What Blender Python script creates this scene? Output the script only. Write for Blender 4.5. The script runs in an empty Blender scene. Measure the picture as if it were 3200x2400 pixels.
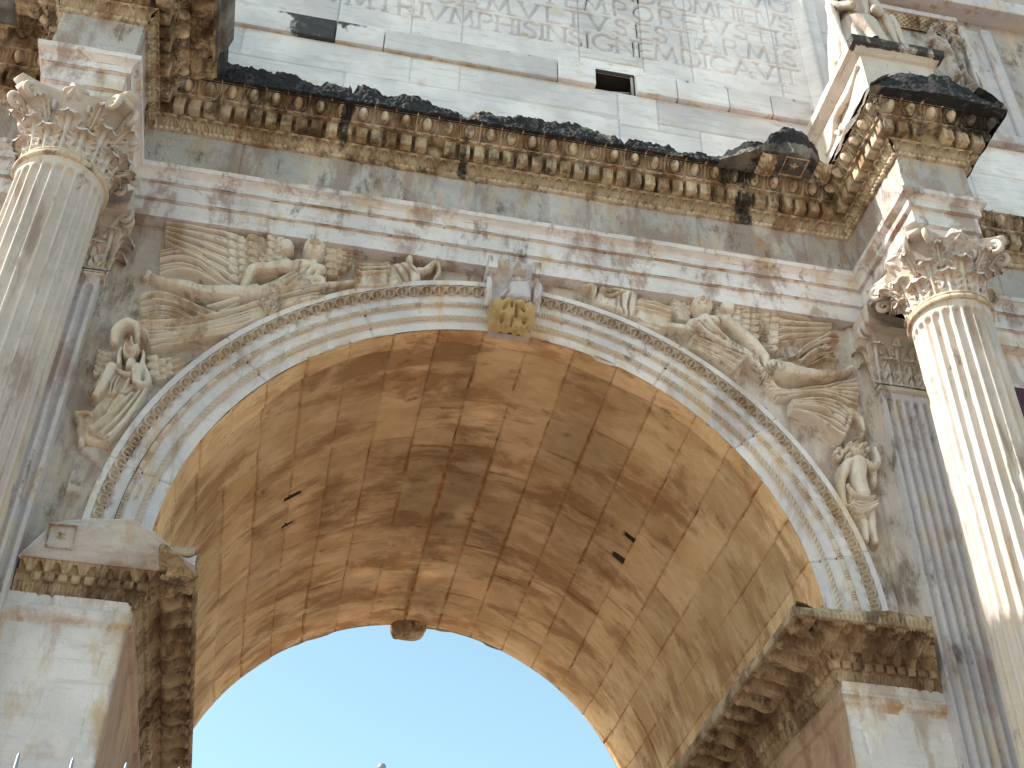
import bpy, math, random
import numpy as np
from mathutils import Vector, Matrix
random.seed(7); RNG = np.random.RandomState(7)
C = bpy.context.scene.collection
SC = bpy.context.scene
# ------------------------------------------------------------------ camera
CAM = (-1.945821, -10.369792, -6.342059); YAW = math.radians(11.02921); PITCH = math.radians(40.04009)
ROLL = math.radians(0.772567); FPX = 4050.965; IW, IH = 3200., 2400.
def _axes():
    f = np.array([math.sin(YAW)*math.cos(PITCH), math.cos(YAW)*math.cos(PITCH), math.sin(PITCH)])
    rt = np.array([math.cos(YAW), -math.sin(YAW), 0.]); up = np.cross(rt, f)
    c, s = math.cos(ROLL), math.sin(ROLL)
    return c*rt+s*up, -s*rt+c*up, f
RT, UP, FW = _axes()
cd = bpy.data.cameras.new('camera'); cam = bpy.data.objects.new('camera', cd); C.objects.link(cam)
cd.sensor_width = 36; cd.lens = FPX/IW*36; cd.clip_end = 2000; cd.clip_start = .1
cam.matrix_world = Matrix(((RT[0], UP[0], -FW[0], CAM[0]), (RT[1], UP[1], -FW[1], CAM[1]), (RT[2], UP[2], -FW[2], CAM[2]), (0, 0, 0, 1)))
SC.camera = cam
# ------------------------------------------------------------------ sky, sun, exposure
SUN = np.array([-0.72, 0.05, 0.70]); SUN /= np.linalg.norm(SUN)
elev = math.asin(SUN[2]); rotz = math.atan2(SUN[0], SUN[1])
w = bpy.data.worlds.new('World'); SC.world = w; w.use_nodes = True
wn = w.node_tree; bg = wn.nodes['Background']
sk = wn.nodes.new('ShaderNodeTexSky'); sk.sky_type = 'NISHITA'; sk.sun_disc = False
sk.sun_elevation = elev; sk.sun_rotation = rotz; sk.air_density = 1.0; sk.dust_density = 1.2; sk.ozone_density = 1.0
mu = wn.nodes.new('ShaderNodeMix'); mu.data_type = 'RGBA'; mu.blend_type = 'MULTIPLY'; mu.inputs[0].default_value = 1
mu.inputs[7].default_value = (1.10, 1.17, .92, 1); wn.links.new(sk.outputs[0], mu.inputs[6]); wn.links.new(mu.outputs[2], bg.inputs[0]); bg.inputs[1].default_value = 0.12
sl = bpy.data.lights.new('sun', 'SUN'); sl.energy = 3.6; sl.angle = math.radians(.53); sl.color = (1, .95, .87)
so = bpy.data.objects.new('sun', sl); C.objects.link(so)
so.rotation_euler = Vector(SUN).to_track_quat('Z', 'Y').to_euler()
SC.view_settings.view_transform = 'Standard'; SC.view_settings.look = 'None'; SC.view_settings.gamma = 1
SC.view_settings.exposure = 1.40
# ------------------------------------------------------------------ tools
def PX(px, py, y=-.08):
    """photo pixel -> (x, z) on the facade plane at depth y"""
    d = FW + RT*((px-IW/2)/FPX) + UP*((IH/2-py)/FPX)
    s = (y-CAM[1])/d[1]
    return (CAM[0]+d[0]*s, CAM[2]+d[2]*s)
K = 1100/2212.
def crop(ox, oy, y=-.08):
    return lambda pts: [PX(ox+p[0]*K, oy+p[1]*K, y) for p in pts]
def _h(ix, iy, iz, seed):
    n = (ix.astype(np.int64)*73856093) ^ (iy.astype(np.int64)*19349663) ^ (iz.astype(np.int64)*83492791) ^ (seed*2654435)
    n = (n ^ (n >> 13))*1274126177 & 0x7fffffff
    n = (n ^ (n >> 16))*69069 & 0x7fffffff
    return (n ^ (n >> 11)) % 65536/65535.
def vn(x, y, z=None, seed=0):
    x, y = np.broadcast_arrays(np.asarray(x, float), np.asarray(y, float))
    ix = np.floor(x); iy = np.floor(y); fx = x-ix; fy = y-iy; fx = fx*fx*(3-2*fx); fy = fy*fy*(3-2*fy)
    def lay(iz):
        a = _h(ix, iy, iz, seed); b = _h(ix+1, iy, iz, seed); c = _h(ix, iy+1, iz, seed); d = _h(ix+1, iy+1, iz, seed)
        return (a*(1-fx)+b*fx)*(1-fy)+(c*(1-fx)+d*fx)*fy
    if z is None: return lay(np.zeros_like(ix))
    z = np.broadcast_to(np.asarray(z, float), x.shape); iz = np.floor(z); fz = z-iz; fz = fz*fz*(3-2*fz)
    return lay(iz)*(1-fz)+lay(iz+1)*fz
def fbm(x, y, z=None, seed=0, o=4, g=.5):
    t = 0; a = 1; s = 0; f = 1.
    for i in range(o):
        t = t+a*vn(x*f, y*f, None if z is None else z*f, seed+i*17); s += a; a *= g; f *= 2.03
    return t/s
def sstep(a, b, x):
    t = np.clip((x-a)/(b-a), 0, 1); return t*t*(3-2*t)

class MB:
    def __init__(s): s.v = []; s.f = []; s.a = []; s.fl = []; s.n = 0; s.tri = []
    def grid(s, pos, mask=None, rust=0, crust=0, tint=.5, flow=None, wu=False, wv=False, flip=False, keep=None):
        """pos (N,M,3) sheet; keep (N-1,M-1) bool; attributes per vertex"""
        N, M = pos.shape[:2]
        idx = np.arange(N*M).reshape(N, M)
        if wu: idx = np.concatenate([idx, idx[:1]], 0)
        if wv: idx = np.concatenate([idx, idx[:, :1]], 1)
        q = np.stack([idx[:-1, :-1], idx[1:, :-1], idx[1:, 1:], idx[:-1, 1:]], -1)
        if flip: q = q[..., ::-1]
        if keep is not None: q = q[keep]
        q = q.reshape(-1, 4)
        at = np.zeros((N, M, 3)); at[..., 0] = rust; at[..., 1] = crust; at[..., 2] = tint
        p = pos.reshape(-1, 3); at = at.reshape(-1, 3); fl = (p if flow is None else np.broadcast_to(flow, pos.shape).reshape(-1, 3))
        if keep is not None:
            used = np.unique(q); m = np.full(N*M, -1); m[used] = np.arange(len(used)); q = m[q]; p = p[used]; at = at[used]; fl = fl[used]
        s.v.append(p); s.a.append(at); s.fl.append(fl); s.f.append(q+s.n); s.n += len(p); return s
    def box(s, x0, x1, y0, y1, z0, z1, rust=0, crust=0, tint=.5):
        c = np.array([[x, y, z] for x in (x0, x1) for y in (y0, y1) for z in (z0, z1)], float)
        for a, b, c_, d in ((0, 1, 3, 2), (4, 6, 7, 5), (0, 4, 5, 1), (2, 3, 7, 6), (0, 2, 6, 4), (1, 5, 7, 3)):
            s.grid(np.array([[c[a], c[d]], [c[b], c[c_]]]), rust=rust, crust=crust, tint=tint)
        return s
    def tube(s, pts, rad, n=10, rust=0, crust=0, tint=.5, cap=True):
        pts = np.asarray(pts, float); L = len(pts); rad = np.broadcast_to(np.asarray(rad, float), (L,)) if np.ndim(rad) < 2 else rad
        t = np.gradient(pts, axis=0); t /= np.linalg.norm(t, axis=1)[:, None]+1e-9
        a = np.array([0, 0, 1.]) if abs(t[0][2]) < .9 else np.array([1., 0, 0]); out = []
        for i in range(L):
            b = np.cross(t[i], a); b /= np.linalg.norm(b)+1e-9; c = np.cross(b, t[i]); a = c
            th = np.linspace(0, 2*np.pi, n, endpoint=False)
            out.append(pts[i]+rad[i]*(np.cos(th)[:, None]*b+np.sin(th)[:, None]*c))
        out = np.array(out)
        if cap:
            out = np.concatenate([np.broadcast_to(pts[:1, None], (1, n, 3)), out, np.broadcast_to(pts[-1:, None], (1, n, 3))])
        s.grid(out, wv=True, rust=rust, crust=crust, tint=tint); return s
    def build(s, name, mat, parent=None, smooth=True, **props):
        me = bpy.data.meshes.new(name)
        v = np.concatenate(s.v).astype(np.float32); f = np.concatenate(s.f).astype(np.int32)
        a = np.concatenate(s.a).astype(np.float32); fl = np.concatenate(s.fl).astype(np.float32)
        # drop degenerate quads -> tris kept as quads is fine for Cycles
        me.vertices.add(len(v)); me.vertices.foreach_set('co', v.ravel())
        me.loops.add(f.size); me.loops.foreach_set('vertex_index', f.ravel())
        me.polygons.add(len(f)); me.polygons.foreach_set('loop_start', np.arange(0, f.size, 4, dtype=np.int32))
        me.polygons.foreach_set('loop_total', np.full(len(f), 4, dtype=np.int32))
        me.polygons.foreach_set('use_smooth', np.full(len(f), smooth))
        me.update(calc_edges=True); me.validate()
        if len(me.vertices) == len(v):
            A = me.attributes.new('wear', 'FLOAT_VECTOR', 'POINT'); A.data.foreach_set('vector', a.ravel())
            B = me.attributes.new('flow', 'FLOAT_VECTOR', 'POINT'); B.data.foreach_set('vector', fl.ravel())
        me.materials.append(mat)
        o = bpy.data.objects.new(name, me); C.objects.link(o)
        if parent is not None: o.parent = parent
        for k_, v_ in props.items(): o[k_] = v_
        return o
def empty(name, label=None, category=None, loc=(0, 0, 0), group=None):
    o = bpy.data.objects.new(name, None); C.objects.link(o); o.location = loc; o.empty_display_size = .3
    if label: o['label'] = label
    if category: o['category'] = category
    if group: o['group'] = group
    return o

def stone(name, A=(.66, .64, .60), B=(.50, .50, .50), patch=(.40, .31, .27), patch_amt=.35, rustc=(.42, .24, .10), crustc=(.022, .021, .022),
          warm=(.60, .48, .33), warm_amt=.25, bump=.35, bscale=14., streak=(2.2, 2.2, .8), vein=.35, rough=.85, rustbase=0., grain=60., speck=.3, big=1.0, grime=.0, grimec=(.09, .055, .032), gsc=(2.6, 2.6, 1.0)):
    m = bpy.data.materials.new(name); m.use_nodes = True; t = m.node_tree; N = t.nodes; L = t.links
    bs = N['Principled BSDF']; bs.inputs['Roughness'].default_value = rough; bs.inputs['Specular IOR Level'].default_value = .25
    fl = N.new('ShaderNodeAttribute'); fl.attribute_name = 'flow'
    we = N.new('ShaderNodeAttribute'); we.attribute_name = 'wear'
    sp = N.new('ShaderNodeSeparateXYZ'); L.new(we.outputs['Vector'], sp.inputs[0])
    def mapp(sc, off=(0, 0, 0)):
        n = N.new('ShaderNodeMapping'); n.inputs['Scale'].default_value = sc; n.inputs['Location'].default_value = off
        L.new(fl.outputs['Vector'], n.inputs[0]); return n.outputs[0]
    def noise(vec, scale, det=5, ro=.55, dist=0):
        n = N.new('ShaderNodeTexNoise'); n.inputs['Scale'].default_value = scale; n.inputs['Detail'].default_value = det
        n.inputs['Roughness'].default_value = ro; n.inputs['Distortion'].default_value = dist; L.new(vec, n.inputs['Vector']); return n.outputs['Fac']
    def math_(op, a, b=None, c=None):
        n = N.new('ShaderNodeMath'); n.operation = op
        for i, v in enumerate((a, b, c)):
            if v is None: continue
            if isinstance(v, (int, float)): n.inputs[i].default_value = v
            else: L.new(v, n.inputs[i])
        return n.outputs[0]
    def mr(x, a, b, c=0, d=1):
        n = N.new('ShaderNodeMapRange'); n.interpolation_type = 'SMOOTHSTEP'
        L.new(x, n.inputs[0]); n.inputs[1].default_value = a; n.inputs[2].default_value = b; n.inputs[3].default_value = c; n.inputs[4].default_value = d; return n.outputs[0]
    def mix(f, a, b, op='MIX'):
        n = N.new('ShaderNodeMix'); n.data_type = 'RGBA'; n.blend_type = op
        if isinstance(f, (int, float)): n.inputs[0].default_value = f
        else: L.new(f, n.inputs[0])
        for i, v in ((6, a), (7, b)):
            if isinstance(v, tuple): n.inputs[i].default_value = (*v, 1)
            else: L.new(v, n.inputs[i])
        return n.outputs[2]
    P1 = mapp((1, 1, 1)); PS = mapp(streak, (3, 1, 7)); PV = mapp((1.3, 2, 7), (5, 2, 1))
    n1 = noise(P1, 1.1*big, 6, .6); col = mix(mr(n1, .35, .65), A, B)
    nv = noise(PV, 1.6, 7, .65, .4); col = mix(math_('MULTIPLY', mr(nv, .5, .68), vein), col, tuple(.72*c for c in B))
    nw = noise(PS, 1.7*big, 7, .62); col = mix(mr(nw, .62-warm_amt*.5, .78-warm_amt*.3), col, warm)
    npn = noise(PS, 1.15*big, 10, .68, .3); col = mix(mr(npn, .66-patch_amt*.42, .74-patch_amt*.3, 0, .85), col, patch)
    if grime > 0:
        g1 = noise(mapp(gsc, (2, 9, 4)), 1.9, 12, .74); g2 = noise(P1, .8, 4, .5)
        gm = mr(math_('ADD', g1, math_('MULTIPLY', g2, .35)), .80-grime*.34, .93-grime*.30)
        col = mix(math_('MULTIPLY', gm, .80), col, grimec)
    # per block tone
    tn = N.new('ShaderNodeMapRange'); L.new(sp.outputs[2], tn.inputs[0]); tn.inputs[3].default_value = .68; tn.inputs[4].default_value = 1.32
    tn.clamp = False
    cs = N.new('ShaderNodeVectorMath'); cs.operation = 'MULTIPLY'; L.new(col, cs.inputs[0]); cs.inputs[1].default_value = (1.03, .975, .985); col = cs.outputs[0]
    br = N.new('ShaderNodeVectorMath'); br.operation = 'SCALE'; L.new(col, br.inputs[0]); L.new(tn.outputs[0], br.inputs['Scale']); col = br.outputs[0]
    # rust
    nr = noise(mapp((1.6, 1.6, 1.2), (1, 8, 2)), 3.2, 9, .7)
    rf = math_('ADD', math_('MULTIPLY', sp.outputs[0], 1.0), math_('MULTIPLY_ADD', nr, 1.3, -.65+rustbase))
    rm = mr(rf, .38, .72); rcol = mix(mr(noise(P1, 9, 5), .4, .65), rustc, tuple(min(1, c*1.55+.03) for c in rustc))
    col = mix(math_('MULTIPLY', rm, .85), col, rcol)
    # fine grain specks
    ng = noise(P1, grain, 3, .6); col = mix(math_('MULTIPLY', mr(ng, .55, .72), speck), col, mix(.5, col, (.05, .04, .035), 'MIX'))
    # black crust
    nc = noise(mapp((1.5, 1.5, .9), (9, 4, 2)), 4.0, 10, .7)
    cf = math_('ADD', sp.outputs[1], math_('MULTIPLY_ADD', nc, 1.5, -.75)); cm = mr(cf, .40, .66)
    cc = mix(mr(noise(P1, 7, 8, .7), .5, .72), crustc, tuple(c*4+.03 for c in crustc))
    col = mix(math_('MULTIPLY', cm, .93), col, cc)
    L.new(col, bs.inputs['Base Color'])
    nb = noise(P1, bscale, 10, .68); nb2 = noise(P1, bscale*5.3, 4, .6)
    bh = math_('ADD', nb, math_('MULTIPLY', nb2, .25))
    bp = N.new('ShaderNodeBump'); bp.inputs['Strength'].default_value = bump; bp.inputs['Distance'].default_value = .03; L.new(bh, bp.inputs['Height'])
    L.new(bp.outputs[0], bs.inputs['Normal'])
    return m
M_marble = stone('weathered_marble', grime=.2, grimec=(.15, .115, .09), A=(.60, .565, .56), B=(.50, .485, .51))
M_attic = stone('blue_grey_marble', A=(.80, .79, .78), B=(.62, .615, .625), patch=(.50, .44, .38), patch_amt=.12, warm=(.60, .55, .46), warm_amt=.12, vein=.55, bump=.22, streak=(1, 1, 1.6))
M_frieze = stone('tooled_frieze_stone', A=(.60, .585, .56), B=(.47, .45, .43), patch=(.36, .28, .24), patch_amt=.5, bump=.8, bscale=22, warm_amt=.3, grime=.25, grimec=(.15, .115, .09))
M_arch = stone('stained_architrave_marble', A=(.76, .735, .72), B=(.60, .58, .575), patch=(.36, .27, .23), patch_amt=.40, streak=(2.3, 2.3, 1.2), warm_amt=.2, rustc=(.33, .20, .09), grime=.22, grimec=(.17, .12, .10))
M_cornice = stone('ochre_cornice_stone', A=(.62, .54, .42), B=(.44, .34, .225), patch=(.19, .11, .05), patch_amt=.5, grime=.48, grimec=(.055, .033, .02), warm=(.52, .42, .27), warm_amt=.5, rustc=(.36, .19, .07), bump=.5, vein=.1)
M_crust = stone('blackened_broken_stone', A=(.30, .27, .23), B=(.18, .165, .15), patch=(.11, .1, .09), patch_amt=.6, warm=(.42, .37, .30), warm_amt=.2, bump=1.3, bscale=9, crustc=(.018, .018, .02), vein=0)
M_arorn = stone('carved_archivolt_marble', A=(.62, .56, .48), B=(.52, .46, .38), patch=(.36, .27, .18), patch_amt=.35, grime=.2, grimec=(.15, .10, .06), bump=.4)
M_cement = stone('grey_repair_mortar', A=(.42, .415, .43), B=(.36, .355, .375), patch=(.46, .42, .38), patch_amt=.25, warm_amt=.1, vein=.2, bump=.2)
M_spandrel = stone('brownish_spandrel_marble', A=(.58, .53, .475), B=(.47, .425, .385), patch=(.33, .26, .215), patch_amt=.5, warm=(.52, .45, .35), warm_amt=.3, grime=.3, grimec=(.17, .13, .10), bump=.5)
M_leafb = stone('brown_leaf_band_stone', A=(.56, .46, .32), B=(.45, .35, .23), patch=(.28, .185, .10), patch_amt=.4, warm=(.60, .50, .35), grime=.15, bump=.4, vein=0)
M_ochre = stone('ochre_leaf_stone', A=(.56, .44, .24), B=(.48, .36, .18), patch=(.34, .23, .11), patch_amt=.4, warm=(.60, .50, .30), warm_amt=.3, grime=.2, bump=.5, vein=0)
M_archiv = stone('pale_archivolt_marble', A=(.73, .70, .67), B=(.57, .555, .58), patch=(.45, .38, .34), patch_amt=.34, warm_amt=.2, rustc=(.44, .31, .18), vein=.3, grime=.12, grimec=(.18, .14, .12))
M_orn = stone('honey_ornament_stone', A=(.66, .58, .47), B=(.50, .40, .28), grime=.42, grimec=(.06, .04, .025), patch=(.24, .145, .07), patch_amt=.45, warm=(.60, .50, .36), warm_amt=.4, bump=.4)
M_relief = stone('carved_relief_marble', A=(.78, .715, .61), B=(.66, .61, .54), patch=(.36, .25, .155), patch_amt=.34, warm=(.56, .46, .34), warm_amt=.38, grime=.22, grimec=(.14, .09, .055), bump=.35, bscale=20, vein=.1)
M_soffit = stone('brown_soffit_travertine', A=(.67, .485, .285), B=(.51, .335, .175), patch=(.36, .205, .10), patch_amt=.42, warm=(.74, .56, .36), warm_amt=.40, grime=.10, grimec=(.20, .105, .05), gsc=(1.2, 2., 1), rustc=(.30, .14, .05),
                 streak=(.95, 2.1, 1), vein=.2, bump=.55, speck=.5, crustc=(.07, .04, .025), big=.8)
M_impost = stone('brown_impost_stone', A=(.56, .46, .32), B=(.36, .26, .15), grime=.36, grimec=(.07, .04, .022), patch=(.20, .13, .08), patch_amt=.5, warm=(.48, .39, .26), warm_amt=.4, rustc=(.30, .16, .07), bump=.6)
M_pier = stone('pale_pier_marble', A=(.76, .735, .71), B=(.61, .59, .58), patch=(.47, .38, .33), patch_amt=.35, warm_amt=.22, vein=.4, bump=.35)
M_jamb = stone('reddish_jamb_stone', A=(.46, .33, .24), B=(.38, .26, .18), patch=(.27, .16, .10), patch_amt=.4, warm=(.50, .36, .25), warm_amt=.3, bump=.4)
M_column = stone('cream_column_marble', A=(.66, .60, .53), B=(.54, .49, .45), patch=(.37, .29, .24), patch_amt=.32, warm=(.57, .48, .37), warm_amt=.3, grime=.15, grimec=(.17, .125, .09), vein=.3, bump=.35, streak=(3, 3, .5))
M_dark = stone('dark_core', A=(.05, .04, .035), B=(.03, .025, .02), patch_amt=0, warm_amt=0, vein=0, bump=.3)
M_ground = stone('travertine_paving', A=(.20, .175, .14), B=(.155, .14, .11), patch_amt=.3, bump=.3, big=.3)
M_porph = stone('purple_porphyry', rustbase=-.5, speck=.1, A=(.10, .05, .07), B=(.07, .035, .05), patch=(.14, .08, .09), patch_amt=.3, warm_amt=0, vein=0)
def metal(name, col, rough=.45):
    m = bpy.data.materials.new(name); m.use_nodes = True; b = m.node_tree.nodes['Principled BSDF']; N = m.node_tree.nodes; L = m.node_tree.links
    n = N.new('ShaderNodeTexNoise'); n.inputs['Scale'].default_value = 40; n.inputs['Detail'].default_value = 6
    r = N.new('ShaderNodeMapRange'); L.new(n.outputs['Fac'], r.inputs[0]); r.inputs[3].default_value = .75; r.inputs[4].default_value = 1.15
    v = N.new('ShaderNodeVectorMath'); v.operation = 'SCALE'; v.inputs[0].default_value = col; L.new(r.outputs[0], v.inputs['Scale']); L.new(v.outputs[0], b.inputs['Base Color'])
    b.inputs['Metallic'].default_value = .6; b.inputs['Roughness'].default_value = rough; return m
M_iron = metal('grey_painted_iron', (.32, .34, .36))

# spots of weathering on the facade: (x, z, rx, rz, strength)  world metres
def spots(x, z, lst, seed=3):
    m = np.zeros(np.broadcast(x, z).shape); nz = fbm(np.asarray(x)*5, np.asarray(z)*3, seed=seed, o=3)
    for (cx, cz, rx, rz, st) in lst:
        d = np.sqrt(((x-cx)/rx)**2+((z-cz)/rz)**2); m = np.maximum(m, np.where(d < 1.5, st*(1-sstep(.2, 1.25, d+.5*(nz-.5))), 0))
    return m

# ------------------------------------------------------------------ moulding sweep
def resample(pts, n):
    pts = np.asarray(pts, float); d = np.r_[0, np.cumsum(np.hypot(*np.diff(pts, axis=0).T))]; t = np.linspace(0, d[-1], n)
    return np.stack([np.interp(t, d, pts[:, 0]), np.interp(t, d, pts[:, 1])], -1)
def curve2(pts, n):
    """smooth Catmull-Rom through pts"""
    pts = np.asarray(pts, float)
    if len(pts) < 3: return resample(pts, n)
    P = np.vstack([2*pts[0]-pts[1], pts, 2*pts[-1]-pts[-2]]); out = []
    for i in range(len(pts)-1):
        p0, p1, p2, p3 = P[i:i+4]; t = np.linspace(0, 1, 12, endpoint=False)[:, None]
        out.append(.5*((2*p1)+(-p0+p2)*t+(2*p0-5*p1+4*p2-p3)*t*t+(-p0+3*p1-3*p2+p3)*t**3))
    out.append(pts[-1:]); c = np.vstack(out)
    d = np.r_[0, np.cumsum(np.linalg.norm(np.diff(c, axis=0), axis=1))]; t = np.linspace(0, d[-1], n)
    return np.stack([np.interp(t, d, c[:, k]) for k in range(c.shape[1])], -1)
def pnorm(p):
    t = np.gradient(p, axis=0); t /= np.linalg.norm(t, axis=1)[:, None]+1e-9
    return np.stack([t[:, 1], -t[:, 0]], -1)          # right of travel: outward for an upward profile
def seg_sweep(mb, a, b, c0, c1, prof, h=None, ds=.012, s_off=0., wear=None, dz=0., tint=.5, jag=None, egg=False):
    """sweep prof [(o,z)] along plan segment a->b. c0,c1: +1 convex / -1 concave / 0 square ends"""
    a = np.array(a, float); b = np.array(b, float); Ls = np.hypot(*(b-a)); d = (b-a)/Ls; out = np.array([d[1], -d[0]])
    n = max(2, int(Ls/ds)); t = np.linspace(0, 1, n)[:, None]; o = prof[:, 0][None]; z = prof[:, 1][None]
    nn = pnorm(prof); s = -c0*o+t*(Ls+(c0+c1)*o)
    v = np.broadcast_to(np.linspace(0, 1, len(prof))[None], s.shape)
    hh = h(s+s_off, v) if h is not None else np.zeros_like(s)
    oo = o+hh*nn[:, 0][None]; zz = z+hh*nn[:, 1][None]+dz
    if jag is not None: oo, zz = jag(s, v, oo, zz, a, d)
    x = a[0]+d[0]*s+out[0]*oo; y = a[1]+d[1]*s+out[1]*oo
    pos = np.stack([x, y, zz], -1)
    r = c = 0; tt = tint
    if wear is not None: r, c, tt = wear(x, y, zz, s, v)
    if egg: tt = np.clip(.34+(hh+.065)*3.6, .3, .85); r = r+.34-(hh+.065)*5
    mb.grid(pos, rust=r, crust=c, tint=tt, flip=True); return mb
ENT = [((-12.8, -.2), (-5.12, -.2), 0, -1), ((-5.12, -.2), (-5.12, -1.6), -1, 1), ((-5.12, -1.6), (-4.28, -1.6), 1, 1), ((-4.28, -1.6), (-4.28, -.2), 1, -1),
       ((-4.28, -.2), (4.28, -.2), -1, -1), ((4.28, -.2), (4.28, -1.6), -1, 1), ((4.28, -1.6), (5.12, -1.6), 1, 1), ((5.12, -1.6), (5.12, -.2), 1, -1), ((5.12, -.2), (12.8, -.2), -1, 1)]
# ---- ornament height functions: s metres along, v 0..1 bottom->top
def h_bead(p=.062, r=.022):
    def f(s, v):
        u = (s/p) % 1-.5; q = 1-(u/.44)**2-((v-.5)/.5)**2*.9; return r*np.sqrt(np.clip(q, 0, 1))
    return f
def h_leaf(p=.176, d=.040):
    def f(s, v):
        u = ((s/p) % 1-.5)*2                         # -1..1
        e = np.abs(u); arch = .93-.80*e**1.7          # pointed arch outline
        ol = np.exp(-((v-arch)/.055)**2)+.8*np.exp(-((v-arch+.17)/.045)**2)
        w = (v < arch-.22)
        ve = np.exp(-(u/.07)**2)*(v < .75)*(v > .05)
        fan = 0
        for k_ in (-.42, .42): fan = fan+np.exp(-((u-k_*(1-v)*1.6*(v < .6))/.07)**2)*(v > .02)*(v < .6)
        dart = np.exp(-(((e-1)/(.13+.30*v)))**2)*.7*(np.sin(e*40+v*6) > -.2)
        body = .45*sstep(0, .12, arch-v)
        return d*np.clip(np.maximum.reduce([ol, .9*ve*w, .8*fan*w, dart*(v > arch+.05)])-.25*body*w+.25*(np.cos((v-.5)*3.1)), 0, 1.2)
    return f
def h_dentil(p=.235, gap=.30, d=.075, top=.9):
    def f(s, v):
        u = (s/p) % 1; e = np.minimum(u, 1-u)*p; g = gap*p/2
        k_ = sstep(g-.008, g+.008, e)
        rnd = np.abs(((u-.5)*p)) ; arch = (v > top-.0)
        return np.where(arch, 0, -d*(1-k_))
    return f
def h_egg(p=.255, d=.115, deep=True, bare=None):
    def f(s, v):
        i = np.floor(s/p); rv = _h(i, i*0, i*0, 4)
        u = ((s/p) % 1-.5)*p; vv = (v-.54)*.235
        q = 1-(u/(.052*(1+.30*(v-.5))*(.92+.16*rv)))**2-(vv/.100)**2; egg = .115*np.sqrt(np.clip(q, 0, 1))
        rr = np.sqrt((u/(.082*(1+.2*(v-.5))))**2+((vv-.005)/.125)**2); shell = .07*np.exp(-((rr-1)/.09)**2)*(v < .93)
        du = np.abs(np.abs(u)-p/2); dart = .07*np.clip(1-du/(.009+.012*(1-v)), 0, 1)*(v > .02)
        base = np.where((v < .04) | (v > .97), 0, -.065)
        return base+np.maximum.reduce([egg, shell*.75, dart])
    return f
def dent_boxes(mb, a, b, c0, c1, p, w, o0, o1, z0, z1, wr=None, rj=random.Random(3)):
    a = np.array(a, float); b = np.array(b, float); Ls = np.hypot(*(b-a)); d = (b-a)/Ls; out = np.array([d[1], -d[0]])
    s0 = -c0*o1; s1 = Ls+c1*o1; n = max(1, int(round((s1-s0)/p))); pp = (s1-s0)/n
    for i in range(n):
        sc = s0+(i+.5)*pp
        if rj.random() < .03: continue
        hw = w/2*rj.uniform(.94, 1.04); oo = o1-rj.random()*.012; zz0 = z0+rj.random()*.008; k = .006
        # cross-section loop (o,z) swept across the tooth, softened front-bottom edge
        lp = np.array([(o0, zz0), (oo-.018, zz0), (oo-.004, zz0+.006), (oo, zz0+.02), (oo, (zz0+z1)/2), (oo+.002, z1)])
        ss = np.array([-hw, -hw+k, 0, hw-k, hw]); kk = np.array([.006, 0, 0, 0, .006])
        o = lp[:, 0][None]-kk[:, None]*(lp[:, 0][None] > o0+.01); z = lp[:, 1][None]+kk[:, None]*(lp[:, 1][None] < z1-.01)
        x = a[0]+d[0]*(sc+ss[:, None])+out[0]*o; y = a[1]+d[1]*(sc+ss[:, None])+out[1]*o
        P = np.stack([x, y, z+0*x], -1); r = c = 0
        if wr is not None: r, c, _ = wr(x, y, z, x*0, x*0)
        t_ = rj.choice([rj.uniform(.2, .5), rj.uniform(.5, .85)]); mb.grid(P, rust=r, crust=c, tint=t_)
        for e in (0, -1):
            top = P[e].copy(); top[:, 2] = z1; bk = np.stack([P[e], np.stack([np.full(6, P[e][0, 0]), np.full(6, P[e][0, 1]), P[e][:, 2]], -1)]); mb.grid(bk, rust=0, crust=0, tint=t_)
def h_modil(p=.52, w=.16, d=.085):
    def f(s, v):
        u = ((s/p) % 1-.5)*p
        m = sstep(w/2+.012, w/2-.004, np.abs(u))
        prof = d*(.55+.35*np.cos((v-.25)*7))*sstep(0, .1, v)*sstep(.93, .84, v)
        ribs = .010*np.cos(u*150)*m*(v > .1)
        uc = np.minimum(np.abs(u-p/2), np.abs(u+p/2)); cv = (v-.52)*.34; hw = (p-w)/2-.022
        inside = sstep(hw, hw-.012, uc)*sstep(.13, .118, np.abs(cv))
        rim = np.exp(-((np.maximum(uc/hw, np.abs(cv)/.13)-1.08)/.06)**2)*.022*(.5+.5*np.sign(np.sin(s*190+v*60)))
        r = np.sqrt(uc**2+cv**2); th = np.arctan2(cv, uc)
        fl = .06*np.clip(1-(r/(min(hw, .12)*.85*(.75+.25*np.abs(np.cos(2.5*th)))))**4, 0, 1)*(.6+.4*np.abs(np.cos(2.5*th)))+.02*np.exp(-(r/.02)**2)
        return m*(prof+ribs)+(1-m)*(inside*(-.075+fl)+rim)
    return f
def h_dart(p=.16, d=.05):
    def f(s, v):
        u = ((s/p) % 1-.5)*2; tri = np.abs(u) < .62*(1-v)+.05; sl = .5+.5*np.cos(u*3.14)
        return np.where(tri & (v > .05) & (v < .8), -d, .008*np.cos(s*130))
    return f
def h_cross(p=.11, d=.015):
    def f(s, v):
        u = ((s/p) % 1-.5)*2; rr = np.sqrt(u*u+(v-.75)**2*1.2); a = np.exp(-((rr-.72)/.14)**2)
        b = np.exp(-(u/.10)**2)*(v < .75)+np.exp(-((np.abs(u)-.45*(v))/.12)**2)*(v < .7)*.7
        return d*(np.maximum(a, b)*1.5-.6)
    return f
def wear_std(rust=0., crust=0., tint=.5, rs=(), cs=(), nz=1.):
    def f(x, y, z, s, v):
        r = rust+spots(x, z, rs); c = crust+spots(x, z, cs)
        return r, c, tint
    return f
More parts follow.
